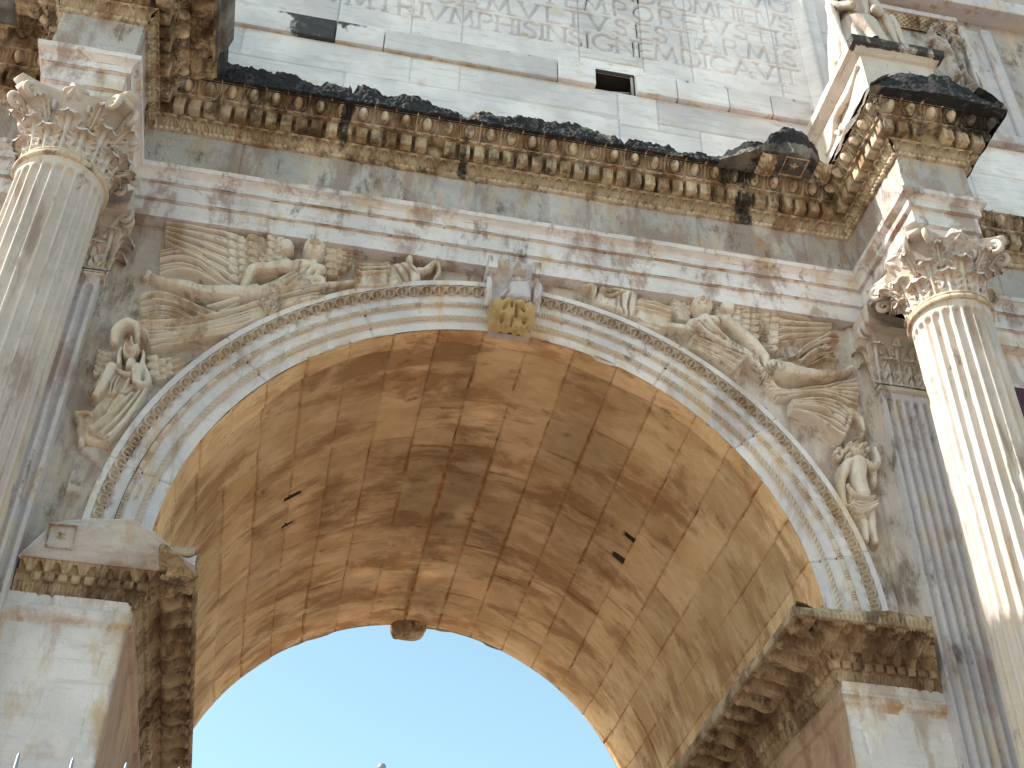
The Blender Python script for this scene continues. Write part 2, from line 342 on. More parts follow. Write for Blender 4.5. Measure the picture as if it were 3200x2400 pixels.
# ================================================================== SETTING
R0, DEP = 3.25, 6.6
g = MB(); g.grid(np.array([[[-400., -400, -8.1], [-400, 400, -8.1]], [[400, -400, -8.1], [400, 400, -8.1]]])); g.build('ground', M_ground, kind='structure')
arch = empty('triumphal_arch', 'huge weathered marble triumphal arch with an inscribed attic, winged reliefs and a brown coffered passage', 'arch', (0, 0, -8.1))
class _P:  # parts keep world coordinates, parented to an empty away from the origin
    pass
def part(mb, name, mat, parent=None, **kw):
    o = mb.build(name, mat, parent or arch, **kw)
    if parent is None: o.matrix_parent_inverse = Matrix.Translation((0, 0, 8.1))
    return o

# ------------------------------------------------------------------ cornice wear, placed where the stone shows it
def cpx(lst, y):   # (px,py,rx,rz,strength) from photo pixels on depth y
    out = []
    for (px, py, rx, rz, st) in lst:
        a = PX(px, py, y); out.append((a[0], a[1], rx, rz, st))
    return out
BLK = [(1080, 400, .10, .5, 1), (1450, 510, .10, .6, 1.), (1240, 440, .28, .14, .55), (2330, 620, .20, .5, 1), (2310, 560, .3, .2, .9), (1090, 350, .07, .3, .9), (2260, 560, .12, .3, .8),
       (3080, 470, .3, .35, 1.), (2950, 430, .5, .2, .7), (1330, 470, .2, .08, .4), (2020, 590, .12, .15, .6), (1900, 560, .15, .1, .4)]
CBLK = cpx(BLK, -.45)
def cwear(rb=0., cb=0., seed=0, y0=None):
    def f(x, y, z, s, v):
        r = rb+.35*(fbm(x*1.3, z*2, seed=5+seed)-.5)
        c = cb+.72*spots(x, z, CBLK)*(y > -1.3)
        # upper right ressaut blackened on its outer half
        c = np.maximum(c, (.15+.6*sstep(4.4, 5.3, x))*sstep(5.6, 5.85, z)*(y < -1.3)*(x < 6)*(x > 3.9))
        return r, c, .5+.3*(fbm(x*.9, y, seed=11)-.5)
    return f
def apply_ent(prof_list, name, mat, parent, h=None, ds=.012, offs=None, wear=None, path=None, jag=None, egg=False):
    mb = MB(); so_ = 0
    for (a, b, c0, c1) in (path or ENT):
        L = math.dist(a, b)
        for prof in prof_list:
            seg_sweep(mb, a, b, c0, c1, np.asarray(prof, float), h, ds if (abs(a[0]) < 8.9 and abs(b[0]) < 8.9) else .014, 0, wear, jag=jag, egg=egg)
    return part(mb, name, mat, parent)
def lin(p, n): return resample(p, n)
# architrave -----------------------------------------------------------------
rust_line = cpx([(2480, 830, .12, .10, .9), (2490, 900, .05, .5, .7), (1300, 640, .5, .06, .9), (1420, 660, .4, .06, .9), (2110, 780, .35, .06, .8), (2450, 790, .2, .12, .6), (560, 560, .2, .05, .3)], -.2)
pat = cpx([(1230, 640, .25, .4, .5)], -.2)
def awear(zl):
    def f(x, y, z, s, v):
        r = -.12+(.52+.8*(fbm(x*2, y*2, seed=7)-.5))*(zl == 2)+.25*np.exp(-((v-1.0)/.10)**2)*(zl == 1)+spots(x, z, rust_line)*.55
        blk = np.floor((x+20.3)/1.9)
        c = 0*x+.0+spots(x, z, cpx([(2270, 800, .04, .35, .45), (1255, 690, .05, .5, .35), (1795, 780, .05, .35, .4)], -.2))
        return r, c-.02, .5+.16*(_h(blk, blk*0, blk*0, 5)-.5)
    return f
arch_o = empty('architrave'); 
def rough(amp, f=6., seed=1):
    def h(s, v): return amp*(fbm(s*f, v*3, seed=seed)-.5)
    return h
def joint(amp, p, off=0., seed=3):
    def h(s, v):
        d = np.abs(((s+off)/p) % 1-.5)*p
        return -.012*np.exp(-((p/2-d)/.010)**2)+amp*(fbm(s*5, v*2.5, seed=seed)-.5)
    return h
m_ = MB()
F1 = [(-.10, 4.10), (-.06, 4.12), (-.06, 4.33)]; F2 = [(-.06, 4.33), (-.03, 4.345), (-.03, 4.57)]; F3 = [(-.03, 4.57), (0, 4.585), (0, 4.68)]
for (a, b, c0, c1) in ENT:
    seg_sweep(m_, a, b, c0, c1, lin([(-.9, 4.10), (-.06, 4.10)], 14), None, .06)
    for pr, zl in ((lin([(-.06, 4.10), (-.06, 4.33)], 12), 1), (lin([(-.06, 4.33), (-.022, 4.335)], 4), 2), (lin([(-.02, 4.336), (-.02, 4.57)], 14), 1), (lin([(-.02, 4.57), (.018, 4.575)], 4), 2),
                   (lin([(.02, 4.576), (.02, 4.68)], 8), 1), (curve2([(.02, 4.68), (.03, 4.695), (.055, 4.715), (.09, 4.735)], 10), 3), (lin([(.09, 4.735), (.10, 4.795)], 5), 0), (lin([(.10, 4.795), (0, 4.81)], 4), 0)):
        seg_sweep(m_, a, b, c0, c1, pr, joint(.012, 1.9, .3), .02, 0, awear(zl))
architrave = part(m_, 'architrave', M_arch)
# frieze ---------------------------------------------------------------------
FR_BL = cpx([(620, 480, .10, .35, .42), (2330, 660, .16, .35, .6), (2290, 690, .12, .4, .45), (1085, 520, .06, .3, .3), (2620, 830, .08, .1, .5)], -.2)
FR_RU = cpx([(2380, 770, .12, .3, .75), (2660, 820, .22, .25, .8), (2500, 860, .2, .2, .55), (2480, 780, .2, .15, .5), (1690, 630, .5, .2, .25)], -.2)
def fwear(x, y, z, s, v):
    bw = np.floor((s+.37*np.floor(0*s))/.95); b2 = np.floor(s/.47)
    t = .5+.35*(_h(bw, bw*0, bw*0, 9)-.5)
    return spots(x, z, FR_RU)*(x < 4.2)-.1, spots(x, z, FR_BL)*(y > -.5), t
def hfr(s, v):
    d = np.abs((s/1.37) % 1-.5)*1.37
    return -.02*np.exp(-((.685-d)/.012)**2)+.03*(fbm(s*4, v*3, seed=8)-.5)+.006*(np.sin(s*120+v*50+16*fbm(s*2.5, v*2, seed=2)) > .2)*(fbm(s*1.3, v, seed=4) > .45)
mf = MB()
for (a, b, c0, c1) in ENT: seg_sweep(mf, a, b, c0, c1, lin([(0, 4.80), (0, 5.43)], 40), hfr, .015, 3, fwear)
# worn hollow patch in the frieze, and block behind
frieze = part(mf, 'frieze', M_frieze)
# cornice --------------------------------------------------------------------
cornice = part(MB().box(-12.75, 12.75, -.16, .3, 5.2, 6.0).box(-5.08, -4.32, -1.56, 0, 5.2, 6.1).box(4.32, 5.08, -1.56, 0, 5.2, 6.1), 'cornice', M_cornice)
apply_ent([lin([(0, 5.425), (.035, 5.43)], 4)], 'soffit_fillet', M_orn, cornice, None, .03, wear=cwear(.25))
apply_ent([lin([(.03, 5.43), (.035, 5.485)], 9)], 'bead_moulding', M_orn, cornice, h_bead(), .007, wear=cwear(-.05, .03))
apply_ent([curve2([(.035, 5.485), (.05, 5.51), (.055, 5.55), (.075, 5.595), (.115, 5.622)], 26)], 'leaf_moulding', M_leafb, cornice, h_leaf(), .008, wear=cwear(.02, .04))
apply_ent([lin([(.13, 5.625), (.225, 5.628)], 5), lin([(.225, 5.628), (.235, 5.80)], 16)], 'dentil_band', M_cornice, cornice, None, .008, wear=cwear(.05, .04))
def dent(mb):
    for (a, b, c0, c1) in ENT:
        seg_sweep(mb, a, b, c0, c1, lin([(.10, 5.60), (.105, 5.80)], 6), None, .03, 0, cwear(.25, .0))
        seg_sweep(mb, a, b, c0, c1, lin([(.105, 5.798), (.24, 5.797)], 4), None, .03, 0, cwear(.25, .0))
        dent_boxes(mb, a, b, c0, c1, .176, .128, .10, .235, 5.628, 5.80, cwear(.12, .03))
        seg_sweep(mb, a, b, c0, c1, lin([(.232, 5.80), (.262, 5.806)], 3), None, .03, 0, cwear(.1, .0))
        seg_sweep(mb, a, b, c0, c1, lin([(.262, 5.806), (.262, 5.83)], 3), rough(.01), .03, 0, cwear(.1, .05))
bpy.data.objects.remove(bpy.data.objects['dentil_band'])
md = MB(); dent(md); part(md, 'dentil_band', M_cornice, cornice)
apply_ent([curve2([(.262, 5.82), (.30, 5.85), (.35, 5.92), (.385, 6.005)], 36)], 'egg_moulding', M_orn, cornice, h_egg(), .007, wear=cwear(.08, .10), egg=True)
# corona: whole on the left ressaut, hacked back to a black stump over the centre
TOPX = [(-3.7, 1.0), (-3.3, .30), (-2.9, .26), (-2.5, .22), (-2.1, .17), (-1.95, .28), (-1.6, .27), (-1.4, .28), (-1.0, .22), (-.75, .14), (-.66, .05), (-.5, .18), (-.2, .17), (.25, .16), (.6, .17), (.95, .16), (1.15, .10), (1.25, .05), (1.45, .10), (1.8, .09), (2.2, .08), (2.5, .15), (2.9, .42), (3.2, .50), (3.5, .48), (3.9, .3), (4.1, .05), (4.3, .1)]
RK = 1100/2212.
def _tp(ox, pts, y): return [(PX(ox+p[0]*RK, p[1]*RK, y)[0], PX(ox+p[0]*RK, p[1]*RK, y)[1]-6.0) for p in pts]
TOPX = [(-4.3, .9), (-3.75, .8)]+_tp(0, [(1390, 350), (1450, 370), (1600, 425), (1660, 415), (1800, 455), (1900, 490), (2000, 540), (2060, 510), (2200, 530)], -.55)
TOPX += _tp(1000, [(180, 550), (205, 590), (240, 540), (330, 545), (400, 590), (430, 600), (540, 580), (650, 620), (750, 660), (850, 700), (925, 760), (960, 700), (1010, 690), (1100, 710), (1300, 735), (1450, 760), (1600, 770), (1750, 820), (1850, 845), (1890, 880), (1905, 930), (1940, 880), (2050, 885), (2200, 925)], -.55)
TOPX += _tp(2100, [(40, 938), (150, 945), (300, 985), (330, 965)], -.58)+_tp(2100, [(560, 940), (600, 890), (700, 845), (830, 880), (900, 930), (960, 990), (1020, 1050)], -.80)
TOPX = sorted(TOPX)+[(4.3, .02)]
tx = np.array(TOPX)
def corona_wear(x, y, z, s, v):
    c = .80+.7*(fbm(x*2.2, z*3+y, seed=31)-.55)
    c = c-.55*sstep(.80, 1., v)*(fbm(x*3, y*3, seed=3) > .45)-.5*((x > 2.5) & (x < 4.2) & (v < .45))
    c = c-.6*((x > -.72) & (x < -.5) & (v > .3))
    return .05+0*x, c, .5
mc = MB()
def jag_center(s, v, oo, zz, a, d):
    x = a[0]+d[0]*s; top = np.interp(x, tx[:, 0], tx[:, 1])
    nz = fbm(x*3.1, v*2, seed=22, o=5)-.5
    ext = .30*np.exp(-((x-3.25)/.62)**4)
    o = .44+ext+.06*nz
    # v: 0..0.3 underside, .3...75 face, .75..1 top
    u1 = np.clip(v/.25, 0, 1); u2 = np.clip((v-.25)/.45, 0, 1); u3 = np.clip((v-.70)/.30, 0, 1)
    rz = fbm(x*5, v*4, seed=41, o=5)-.5; rz2 = fbm(x*11, v*9, seed=43, o=4)-.5; rz3 = fbm(x*30, v*16, seed=45, o=4)-.5
    o2 = .36+(o-.36)*u1+.10*rz*u2-u2*.10*(1-ext*2)-u3*(.45+ext)+.05*rz2*(v > .2)+.045*rz3*(v > .08)
    blk = (_h(np.floor(x*1.45+.3), 0*x, 0*x, 3)-.5)*.09
    z2 = 6.0+u2*(top+blk*.6+.10*(fbm(x*6, 0*x, seed=51, o=4)-.5))+u3*(.05+.08*rz)+.03*rz2*(v > .3)+.035*rz3*(v > .2)
    return o2, z2
seg_sweep(mc, (-4.28, -.2), (4.28, -.2), -1, -1, lin([(.40, 6.0), (.40, 6.2)], 76), None, .012, 0, corona_wear, jag=jag_center)
part(mc, 'broken_corona', M_crust, cornice, label='black ragged stump of the corona over the arch')
# coffer with flower and acanthus console left under the surviving piece
def coffer(mb, O, U, V, Nn, wd, dp, tint=.5, n=40):
    u = np.linspace(-1, 1, n)[:, None]; v = np.linspace(-1, 1, n)[None]; cx = u*wd/2; cy = v*dp/2
    e = np.maximum(np.abs(u), np.abs(v)); r = np.sqrt(cx**2+cy**2); th = np.arctan2(cy, cx)+.3
    fr = min(wd, dp)*.30
    fl = .05*np.clip(1-(r/(fr*(.72+.28*np.abs(np.cos(2.5*th)))))**4, 0, 1)*(.6+.4*np.abs(np.cos(2.5*th)))+.025*np.exp(-(r/(fr*.2))**2)
    h = -.055*sstep(.90, .82, e)+fl*(e < .85)+.02*np.exp(-((e-.93)/.04)**2)*(.5+.5*np.cos(40*(cx+cy)/wd))
    pos = O+cx[..., None]*U+cy[..., None]*V+h[..., None]*Nn
    mb.grid(pos, tint=tint)
X3, Y3, Z3 = np.eye(3)
# surviving corona of both ressauts ------------------------------------------
def ressaut_corona(path, omax, name, label, crustf, seed, zt=.16, sima=.30, mod=True):
    mb = MB(); ms = MB()
    for (a, b, c0, c1, om) in path:
        om = omax if om is None else om
        L = math.dist(a, b)
        def jg(s, v, oo, zz, a_, d_, sd=seed):
            px = a_[0]+d_[0]*s; py = a_[1]+d_[1]*s
            r1 = fbm(px*3+py*3, v*2, seed=sd, o=5)-.5
            k_ = sstep(.35, .9, v)
            return oo+.18*r1*k_, zz+.16*r1*k_
        def wr(x, y, z, s, v): return .0+0*x, crustf(x, y, z, v), .5
        def ws(x, y, z, s, v): return .15+0*x, crustf(x, y, z, v*0)*.4, .5
        if mod: seg_sweep(ms, a, b, c0, c1, lin([(.38, 6.01), (om-.03, 6.01)], 40), h_modil(.42, .15, .085), .009, .12, ws)
        else: seg_sweep(ms, a, b, c0, c1, lin([(.38, 6.01), (om-.03, 6.01)], 6), rough(.02), .02, .12, ws)
        seg_sweep(mb, a, b, c0, c1, lin([(om-.03, 6.01), (om, 6.0), (om+.0, 6.01+zt), (om+.06, 6.04+zt), (om+.12, 6.01+zt+sima), (om-.1, 6.08+zt+sima), (-.1, 6.10+zt+sima)], 44), None, .02, 0, wr, jag=jg)
    p = part(ms, 'modillion_soffit', M_cornice, cornice)
    part(mb, name, M_crust, cornice, label=label)
LR = [((-12.8, -.2), (-5.12, -.2), 0, -1, .70), ((-5.12, -.2), (-5.12, -1.6), -1, 1, .70), ((-5.12, -1.6), (-4.28, -1.6), 1, 1, .70), ((-4.28, -1.6), (-4.28, -.86), 1, 0, .70)]
ressaut_corona(LR, .7, 'left_corona', 'nearly whole corona above the left column', lambda x, y, z, v: .12+.5*sstep(.3, .9, v), 61)
# inner end of the left corona over the wall (concave corner), soffit with coffers
mq = MB(); seg_sweep(mq, (-4.28, -.86), (-4.28, -.20), 0, 0, lin([(.38, 6.01), (.70, 6.01)], 36), h_modil(.42, .15, .085), .010, .86, lambda x, y, z, s, v: (.1, 0, .5))
seg_sweep(mq, (-4.28, -.86), (-4.28, -.20), 0, 0, lin([(.70, 6.0), (.74, 6.5), (.0, 6.7)], 22), rough(.12, 3, 9), .02, .86, lambda x, y, z, s, v: (0., .9+0*x, .5))
part(mq, 'corner_corona', M_cornice, cornice)
# right ressaut: front face kept as a jagged black lump, left side hacked flush
RR = [((4.28, -1.6), (5.12, -1.6), 0, 0, .55)]
mb = MB()
def rlump(u, v):
    # u across x 0..1 ; v underside->face->top
    x0 = 3.86; x1 = 5.56
    x = x0+(x1-x0)*u
    top = np.interp(u, [0, .06, .15, .28, .45, .62, .72, .8, .93, 1], [.10, .22, .38, .50, .56, .58, .48, .52, .40, .05])
    n1_ = fbm(x*3, v*3, seed=71, o=5)-.5; n2_ = fbm(x*9, v*8, seed=72, o=4)-.5+.5*(fbm(x*28, v*20, seed=73, o=4)-.5)
    u1 = np.clip(v/.2, 0, 1); u2 = np.clip((v-.2)/.5, 0, 1); u3 = np.clip((v-.7)/.3, 0, 1)
    o = .36+.20*u1*(1-.3*np.abs(2*u-1))-.16*u2+.12*n1_*u2+.05*n2_*(v > .1)-1.4*u3
    z = 6.0+top*u2+.10*n1_*u2+.03*n2_*u2+.12*u3
    xx = x+.12*u3*(np.sign(.5-u))*.5+.06*n1_*(u2)
    return np.stack([xx, -1.6-o, z], -1)
uu, vv = np.meshgrid(np.linspace(0, 1, 190), np.linspace(0, 1, 120), indexing='ij')
mb.grid(rlump(uu, vv), crust=.95+.6*(fbm(uu*6, vv*5, seed=77)-.62)-.9*sstep(.12, .02, uu), flip=True)
# sides and top of the lump back to the wall
def side(mb, x, sgn, y0, y1, cr, om, seed=5):
    y = np.linspace(y0, y1, 90)[:, None]; v = np.linspace(0, 1, 40)[None]
    n_ = fbm(y*3, v*3, seed=seed, o=5)-.5
    tp = .34+.22*np.clip(1-np.abs((y+1.5)/.7), 0, 1)
    xx = x+sgn*(om+.10*n_-.30*v**2)+0*y; zz = 5.99+tp*v+.05*n_
    mb.grid(np.stack([xx, y+0*v, zz], -1), crust=cr+.5*(fbm(y*4, v*4, seed=8)-.5), flip=(sgn > 0))
side(mb, 4.28, -1, -2.05, -.1, -.1, .42); side(mb, 5.12, 1, -2.1, -.1, .9, .46, 6)
part(mb, 'right_corona', M_crust, cornice, label='black jagged lump of corona above the right column')
mq = MB()
for q in ((3.05, 1), (3.75, 0)):
    if q[1] == 0: coffer(mq, np.array([3.42, -.76, 5.985]), X3, Y3, -Z3, .30, .30)
part(mq, 'flower_coffer', M_orn, cornice)
# acanthus console left of the flower
def console(mb, O, U, V, Nn, wd, dp, tint=.5):
    u = np.linspace(-1, 1, 36)[:, None]; v = np.linspace(0, 1, 46)[None]; e = np.abs(u)
    lobes = .82+.18*np.cos(v*26)*1; inside = e < lobes
    h = (.10*np.sin(np.clip(v*.9+.1, 0, 1)*3.14)+.02*np.exp(-(u/.12)**2)+.012*np.cos((e*3-v*4)*6))*np.sqrt(np.clip(1-(e/lobes)**4, 0, 1))
    pos = O+(u*wd/2)[..., None]*U+(v*dp)[..., None]*V+h[..., None]*Nn
    mb.grid(pos, tint=tint, rust=.1)
for xm in (3.08, 3.80): mq = MB(); console(mq, np.array([xm, -.58, 5.99]), X3, -Y3, -Z3, .22, .32); part(mq, 'modillion', M_orn, cornice)
# ------------------------------------------------------------------ attic
GLY = dict(A=[[(0, 0), (.42, 1), (.84, 0)], [(.17, .36), (.67, .36)]], B=[[(.05, 0), (.05, 1), (.35, 1), (.5, .88), (.5, .65), (.35, .53), (.05, .53)], [(.35, .53), (.58, .42), (.62, .2), (.45, 0), (.05, 0)]],
           C=[[(.82, .85), (.6, .98), (.35, .97), (.12, .78), (.05, .5), (.12, .22), (.35, .03), (.6, .02), (.82, .15)]], D=[[(.05, 0), (.05, 1), (.35, 1), (.65, .88), (.8, .6), (.8, .4), (.65, .12), (.35, 0), (.05, 0)]],
           E=[[(.5, 1), (.05, 1), (.05, 0), (.52, 0)], [(.05, .52), (.42, .52)]], F=[[(.5, 1), (.05, 1), (.05, 0)], [(.05, .52), (.42, .52)]],
           G=[[(.82, .85), (.6, .98), (.35, .97), (.12, .78), (.05, .5), (.12, .22), (.35, .03), (.6, .02), (.82, .12), (.82, .42)]],
           H=[[(.05, 0), (.05, 1)], [(.7, 0), (.7, 1)], [(.05, .52), (.7, .52)]], I=[[(.05, 0), (.05, 1)]], L=[[(.05, 1), (.05, 0), (.52, 0)]],
           M=[[(0, 0), (.14, 1), (.48, .12), (.82, 1), (.96, 0)]], N=[[(.05, 0), (.05, 1), (.78, 0), (.78, 1)]],
           O=[[(.45, 1), (.2, .92), (.04, .65), (.04, .35), (.2, .08), (.45, 0), (.7, .08), (.86, .35), (.86, .65), (.7, .92), (.45, 1)]],
           P=[[(.05, 0), (.05, 1), (.35, 1), (.55, .88), (.55, .62), (.35, .48), (.2, .48)]], Q=[[(.45, 1), (.04, .65), (.04, .35), (.45, 0), (.86, .35), (.86, .65), (.45, 1)], [(.5, .05), (1, -.2)]],
           R=[[(.05, 0), (.05, 1), (.35, 1), (.55, .88), (.55, .65), (.35, .52), (.05, .52)], [(.33, .52), (.72, 0)]],
           S=[[(.5, .85), (.38, .98), (.2, .98), (.06, .85), (.06, .68), (.2, .55), (.4, .44), (.5, .3), (.48, .12), (.33, .01), (.15, .02), (.03, .15)]],
           T=[[(0, 1), (.66, 1)], [(.33, 1), (.33, 0)]], V=[[(0, 1), (.4, 0), (.8, 1)]], Y=[[(0, 1), (.37, .5), (.37, 0)], [(.37, .5), (.74, 1)]], X=[[(0, 0), (.7, 1)], [(0, 1), (.7, 0)]])
def carve(H, X, Z, text, x_end, zb, hgt, pitch):
    """incise text, right-aligned, into height array H on coordinates X (nx), Z (nz)"""
    x = x_end
    for ch in reversed(text):
        if ch == ' ': x -= pitch*.18; continue
        gl = GLY[ch]; wd = max(p[0] for st in gl for p in st)*hgt*.92
        x -= wd; segs = []
        for st in gl:
            st = np.array(st); sm = curve2(st, 30) if len(st) > 6 else st
            P_ = np.stack([x+sm[:, 0]*hgt*.92, zb+sm[:, 1]*hgt], -1)
            segs += [(P_[i], P_[i+1], .019) for i in range(len(P_)-1)]
            for e_ in (P_[0], P_[-1]):
                if ch not in 'OQ' and not (len(st) > 6 and ch in 'BDPR'): segs.append((e_+np.array([-.045, 0]), e_+np.array([.045, 0]), .012))
        i0, i1 = np.searchsorted(X, [x-.07, x+wd+.09]); j0, j1 = np.searchsorted(Z, [zb-.06, zb+hgt+.05])
        if i1 > i0 and j1 > j0:
            gx = X[i0:i1][:, None]; gz = Z[j0:j1][None]; dep = np.zeros((i1-i0, j1-j0))
            for (p, q, wd_) in segs:
                dx, dz_ = q-p; L2 = dx*dx+dz_*dz_+1e-9; t = np.clip(((gx-p[0])*dx+(gz-p[1])*dz_)/L2, 0, 1)
                dd = np.hypot(gx-p[0]-t*dx, gz-p[1]-t*dz_); dep = np.maximum(dep, np.clip(1-dd/(wd_*1.45), 0, 1)**.6)
            H[i0:i1, j0:j1] -= .05*dep
        x -= pitch
def wall(x0, x1, z0, z1, y, res, blocks, hf=None, wearf=None, mb=None):
    X = np.arange(x0, x1+res, res); Z = np.arange(z0, z1+res, res)
    H = np.zeros((len(X), len(Z))); T = np.full(H.shape, .5); gx = X[:, None]; gz = Z[None]
    for i, (a, b, c, d) in enumerate(blocks):
        m = (gx >= a) & (gx < b) & (gz >= c) & (gz < d)
        e = np.minimum(np.minimum(gx-a, b-gx), np.minimum(gz-c, d-gz))
        rj = _h(np.array(i), np.array(3), np.array(1), 5)
        H = np.where(m, -.022*np.exp(-(e/.011)**2)+(rj-.5)*.008, H); T = np.where(m, .5+.5*(_h(np.array(i), np.array(1), np.array(1), 8)-.5)-.25*np.exp(-(e/.008)**2), T)
    H = H+.006*(fbm(gx*5, gz*5, seed=3)-.5)
    if hf is not None: H = hf(H, X, Z)
    r = c = 0
    if wearf is not None: r, c = wearf(gx, gz)
    pos = np.stack([gx+0*gz, y-H, gz+0*gx], -1)
    mb = MB() if mb is None else mb
    mb.grid(pos, rust=r, crust=c, tint=T, flip=True); return mb
def courses(x0, x1, rows, seed, lo=.6, hi=1.7):
    r = random.Random(seed); out = []
    for z0, z1 in zip(rows[:-1], rows[1:]):
        x = x0-r.random()*.8
        while x < x1: w_ = r.uniform(lo, hi); out.append((x, x+w_, z0, z1)); x += w_
    return out
attic_bl = [(-4.3, -3.5, 7.38, 7.95), (-3.5, -1.32, 7.38, 7.95), (-1.32, -.67, 7.38, 7.93), (-.67, 1.48, 7.42, 7.93), (1.48, 2.03, 7.28, 7.95), (2.03, 4.3, 7.42, 7.93),
            (-4.3, -2.15, 6.9, 7.38), (-2.15, 1.48, 6.9, 7.40), (1.48, 2.6, 6.9, 7.28), (2.6, 4.4, 6.9, 7.42)]+courses(-4.3, 4.4, [5.9, 6.42, 6.9], 4, 1.2, 2.4)
attic = part(MB().box(-12.8, 12.8, 2.2, DEP-.1, 5.9, 12.9).box(-12.7, 12.7, .05, 2.2, 7.0, 7.935).box(-12.8, 1.165, .10, 2.2, 7.9, 12.9).box(1.75, 12.8, .10, 2.2, 7.9, 12.9).box(1, 2, .10, 2.2, 8.43, 12.9), 'attic', M_attic)
AB = cpx([(700, 300, .5, .3, .3)], 0)
m_ = wall(-4.35, 4.45, 5.95, 7.945, .03, .0125, attic_bl, None, lambda x, z: (-.1-.0*x+.35*sstep(.10, .0, 7.94-z)*(fbm(x*3, z, seed=6) > .35), .0+0*x-.05+.5*sstep(6.35, 6.1, z)*(x < 2)))
part(m_, 'lower_wall', M_attic, attic)
# projecting ledge course of separate blocks, one missing (dark hole)
LEDX = [-4.3, -3.75, -2.35, -1.71, .64, 1.17, 'hole', 1.74, 2.31, 3.05, 3.67, 4.27]
m_ = MB(); lx = [v for v in LEDX if v != 'hole']
def slab(mb, x0, x1, z0, z1, y0, y1, res=.02, seed=0, wearf=None, tint=.5, rnd=.02, rough_=.01):
    """block with softened, chipped edges: front face y0, back y1"""
    def fc(O, U, V, lu, lv):
        n = max(3, int(lu/res)+2); m = max(3, int(lv/res)+2); u = np.linspace(0, lu, n)[:, None]; v = np.linspace(0, lv, m)[None]
        return (O+u[..., None]*U+v[..., None]*V)
    for (O, U, V, lu, lv, fp) in ((np.array([x0, y0, z0]), X3, Z3, x1-x0, z1-z0, 1), (np.array([x0, y0, z0]), X3, Y3, x1-x0, y1-y0, 0), (np.array([x0, y0, z1]), X3, Y3, x1-x0, y1-y0, 1),
                                  (np.array([x0, y0, z0]), Y3, Z3, y1-y0, z1-z0, 0), (np.array([x1, y0, z0]), Y3, Z3, y1-y0, z1-z0, 1)):
        p = fc(O, U, V, lu, lv)
        c = np.array([(x0+x1)/2, (y0+y1)/2, (z0+z1)/2]); hs = np.array([(x1-x0)/2, (y1-y0)/2, (z1-z0)/2])
        # round edges
        q = np.clip(p-c, -(hs-rnd), hs-rnd); dlt = (p-c)-q; L_ = np.linalg.norm(dlt, axis=-1, keepdims=True); p = c+q+np.where(L_ > 1e-6, dlt/np.maximum(L_, 1e-6)*np.minimum(L_, rnd), 0)
        nz = fbm(p[..., 0]*6+seed, p[..., 2]*6+p[..., 1]*5, seed=seed, o=4)-.5
        p = p+nz[..., None]*rough_*np.array([.4, 1, 1])
        r = c_ = 0
        if wearf is not None: r, c_ = wearf(p[..., 0], p[..., 1], p[..., 2])
        mb.grid(p, rust=r, crust=c_, tint=tint, flip=bool(fp))
def ledw(x, y, z):
    r = .45*sstep(8.02, 7.95, z)+.1*(y > .0)-.05
    c = .9*sstep(-3.3, -2.6, x)*(x < -2.35)+.45*(x > -2.35)*sstep(-1.80, -2.3, x)*sstep(7.95, 8.25, z)+.35*sstep(8.25, 8.36, z)
    return r, c
for a, b in zip(lx[:-1], lx[1:]):
    if abs(a-1.17) < .01: continue
    t_ = random.uniform(.3, .75); t_ = .8 if .5 < a < .7 or 1.6 < a < 2.4 else t_
    slab(m_, a+.004, b-.004, 7.95+(.0), 8.37+(.03 if a > .6 else 0), -.035-(.02 if a > .6 else 0), .2, .025, int(a*10) % 50, ledw, t_)
part(m_, 'ledge_course', M_attic, attic)
m_ = MB(); m_.box(1.10, 1.80, 1.9, 1.96, 7.9, 8.45).box(1.168, 1.742, .045, 2.1, 8.365, 8.425).box(1.15, 1.172, .07, 2.1, 7.93, 8.40).box(1.738, 1.76, .07, 2.1, 7.93, 8.40).box(1.16, 1.75, .06, 2.1, 7.925, 7.942)  # near-black lining boxes paint the shade inside the hole
part(m_, 'hole_shade_lining', M_dark, attic, smooth=False)
m_ = MB(); m_.tube([(1.28, .1, 8.0), (1.72, .1, 8.08)], .015); part(m_, 'iron_rod', M_cement, attic)
m_ = MB(); m_.tube([(1.70, .05, 7.95), (1.70, .05, 8.35)], .02); part(m_, 'iron_rod', M_cement, attic)
# inscription
def ins_h(H, X, Z):
    carve(H, X, Z, 'ARCVM TRIVMPHIS INSIGNEM DICAVIT', 4.24, 8.90, .36, .070)
    carve(H, X, Z, 'REMPVBLICAM VLTVS EST ARMIS', 4.25, 9.35, .36, .118)
    carve(H, X, Z, 'FACTIONE VNO TEMPORE IVSTIS', 4.30, 9.80, .36, .115)
    carve(H, X, Z, 'TAM DE TYRANNO QVAM DE OMNI EIVS', 4.30, 10.25, .36, .05)
    carve(H, X, Z, 'MAGNITVDINE CVM EXERCITV SVO', 4.30, 10.70, .36, .10)
    x = X[:, None]; z = Z[None]
    cr = np.abs(x-2.62-.25*(z-9)+.12*(fbm(z*3, z*0, seed=4)-.5)); cr2 = np.abs(x-3.95+.06*(z-9)+.05*(fbm(z*4, z*0, seed=9)-.5))
    return H-.010*np.exp(-(cr/.007)**2)*(z > 8.8)-.010*np.exp(-(cr2/.008)**2)
ins_bl = [(-4.3, -2.35, 8.35, 11), (-2.35, -1.36, 8.35, 11), (-1.36, -.67, 8.35, 11), (-.67, .98, 8.35, 11), (.98, 1.9, 8.38, 8.66), (.98, 1.9, 8.66, 11), (1.9, 2.62, 8.35, 11), (2.62, 3.95, 8.35, 11), (3.95, 4.5, 8.35, 11)]
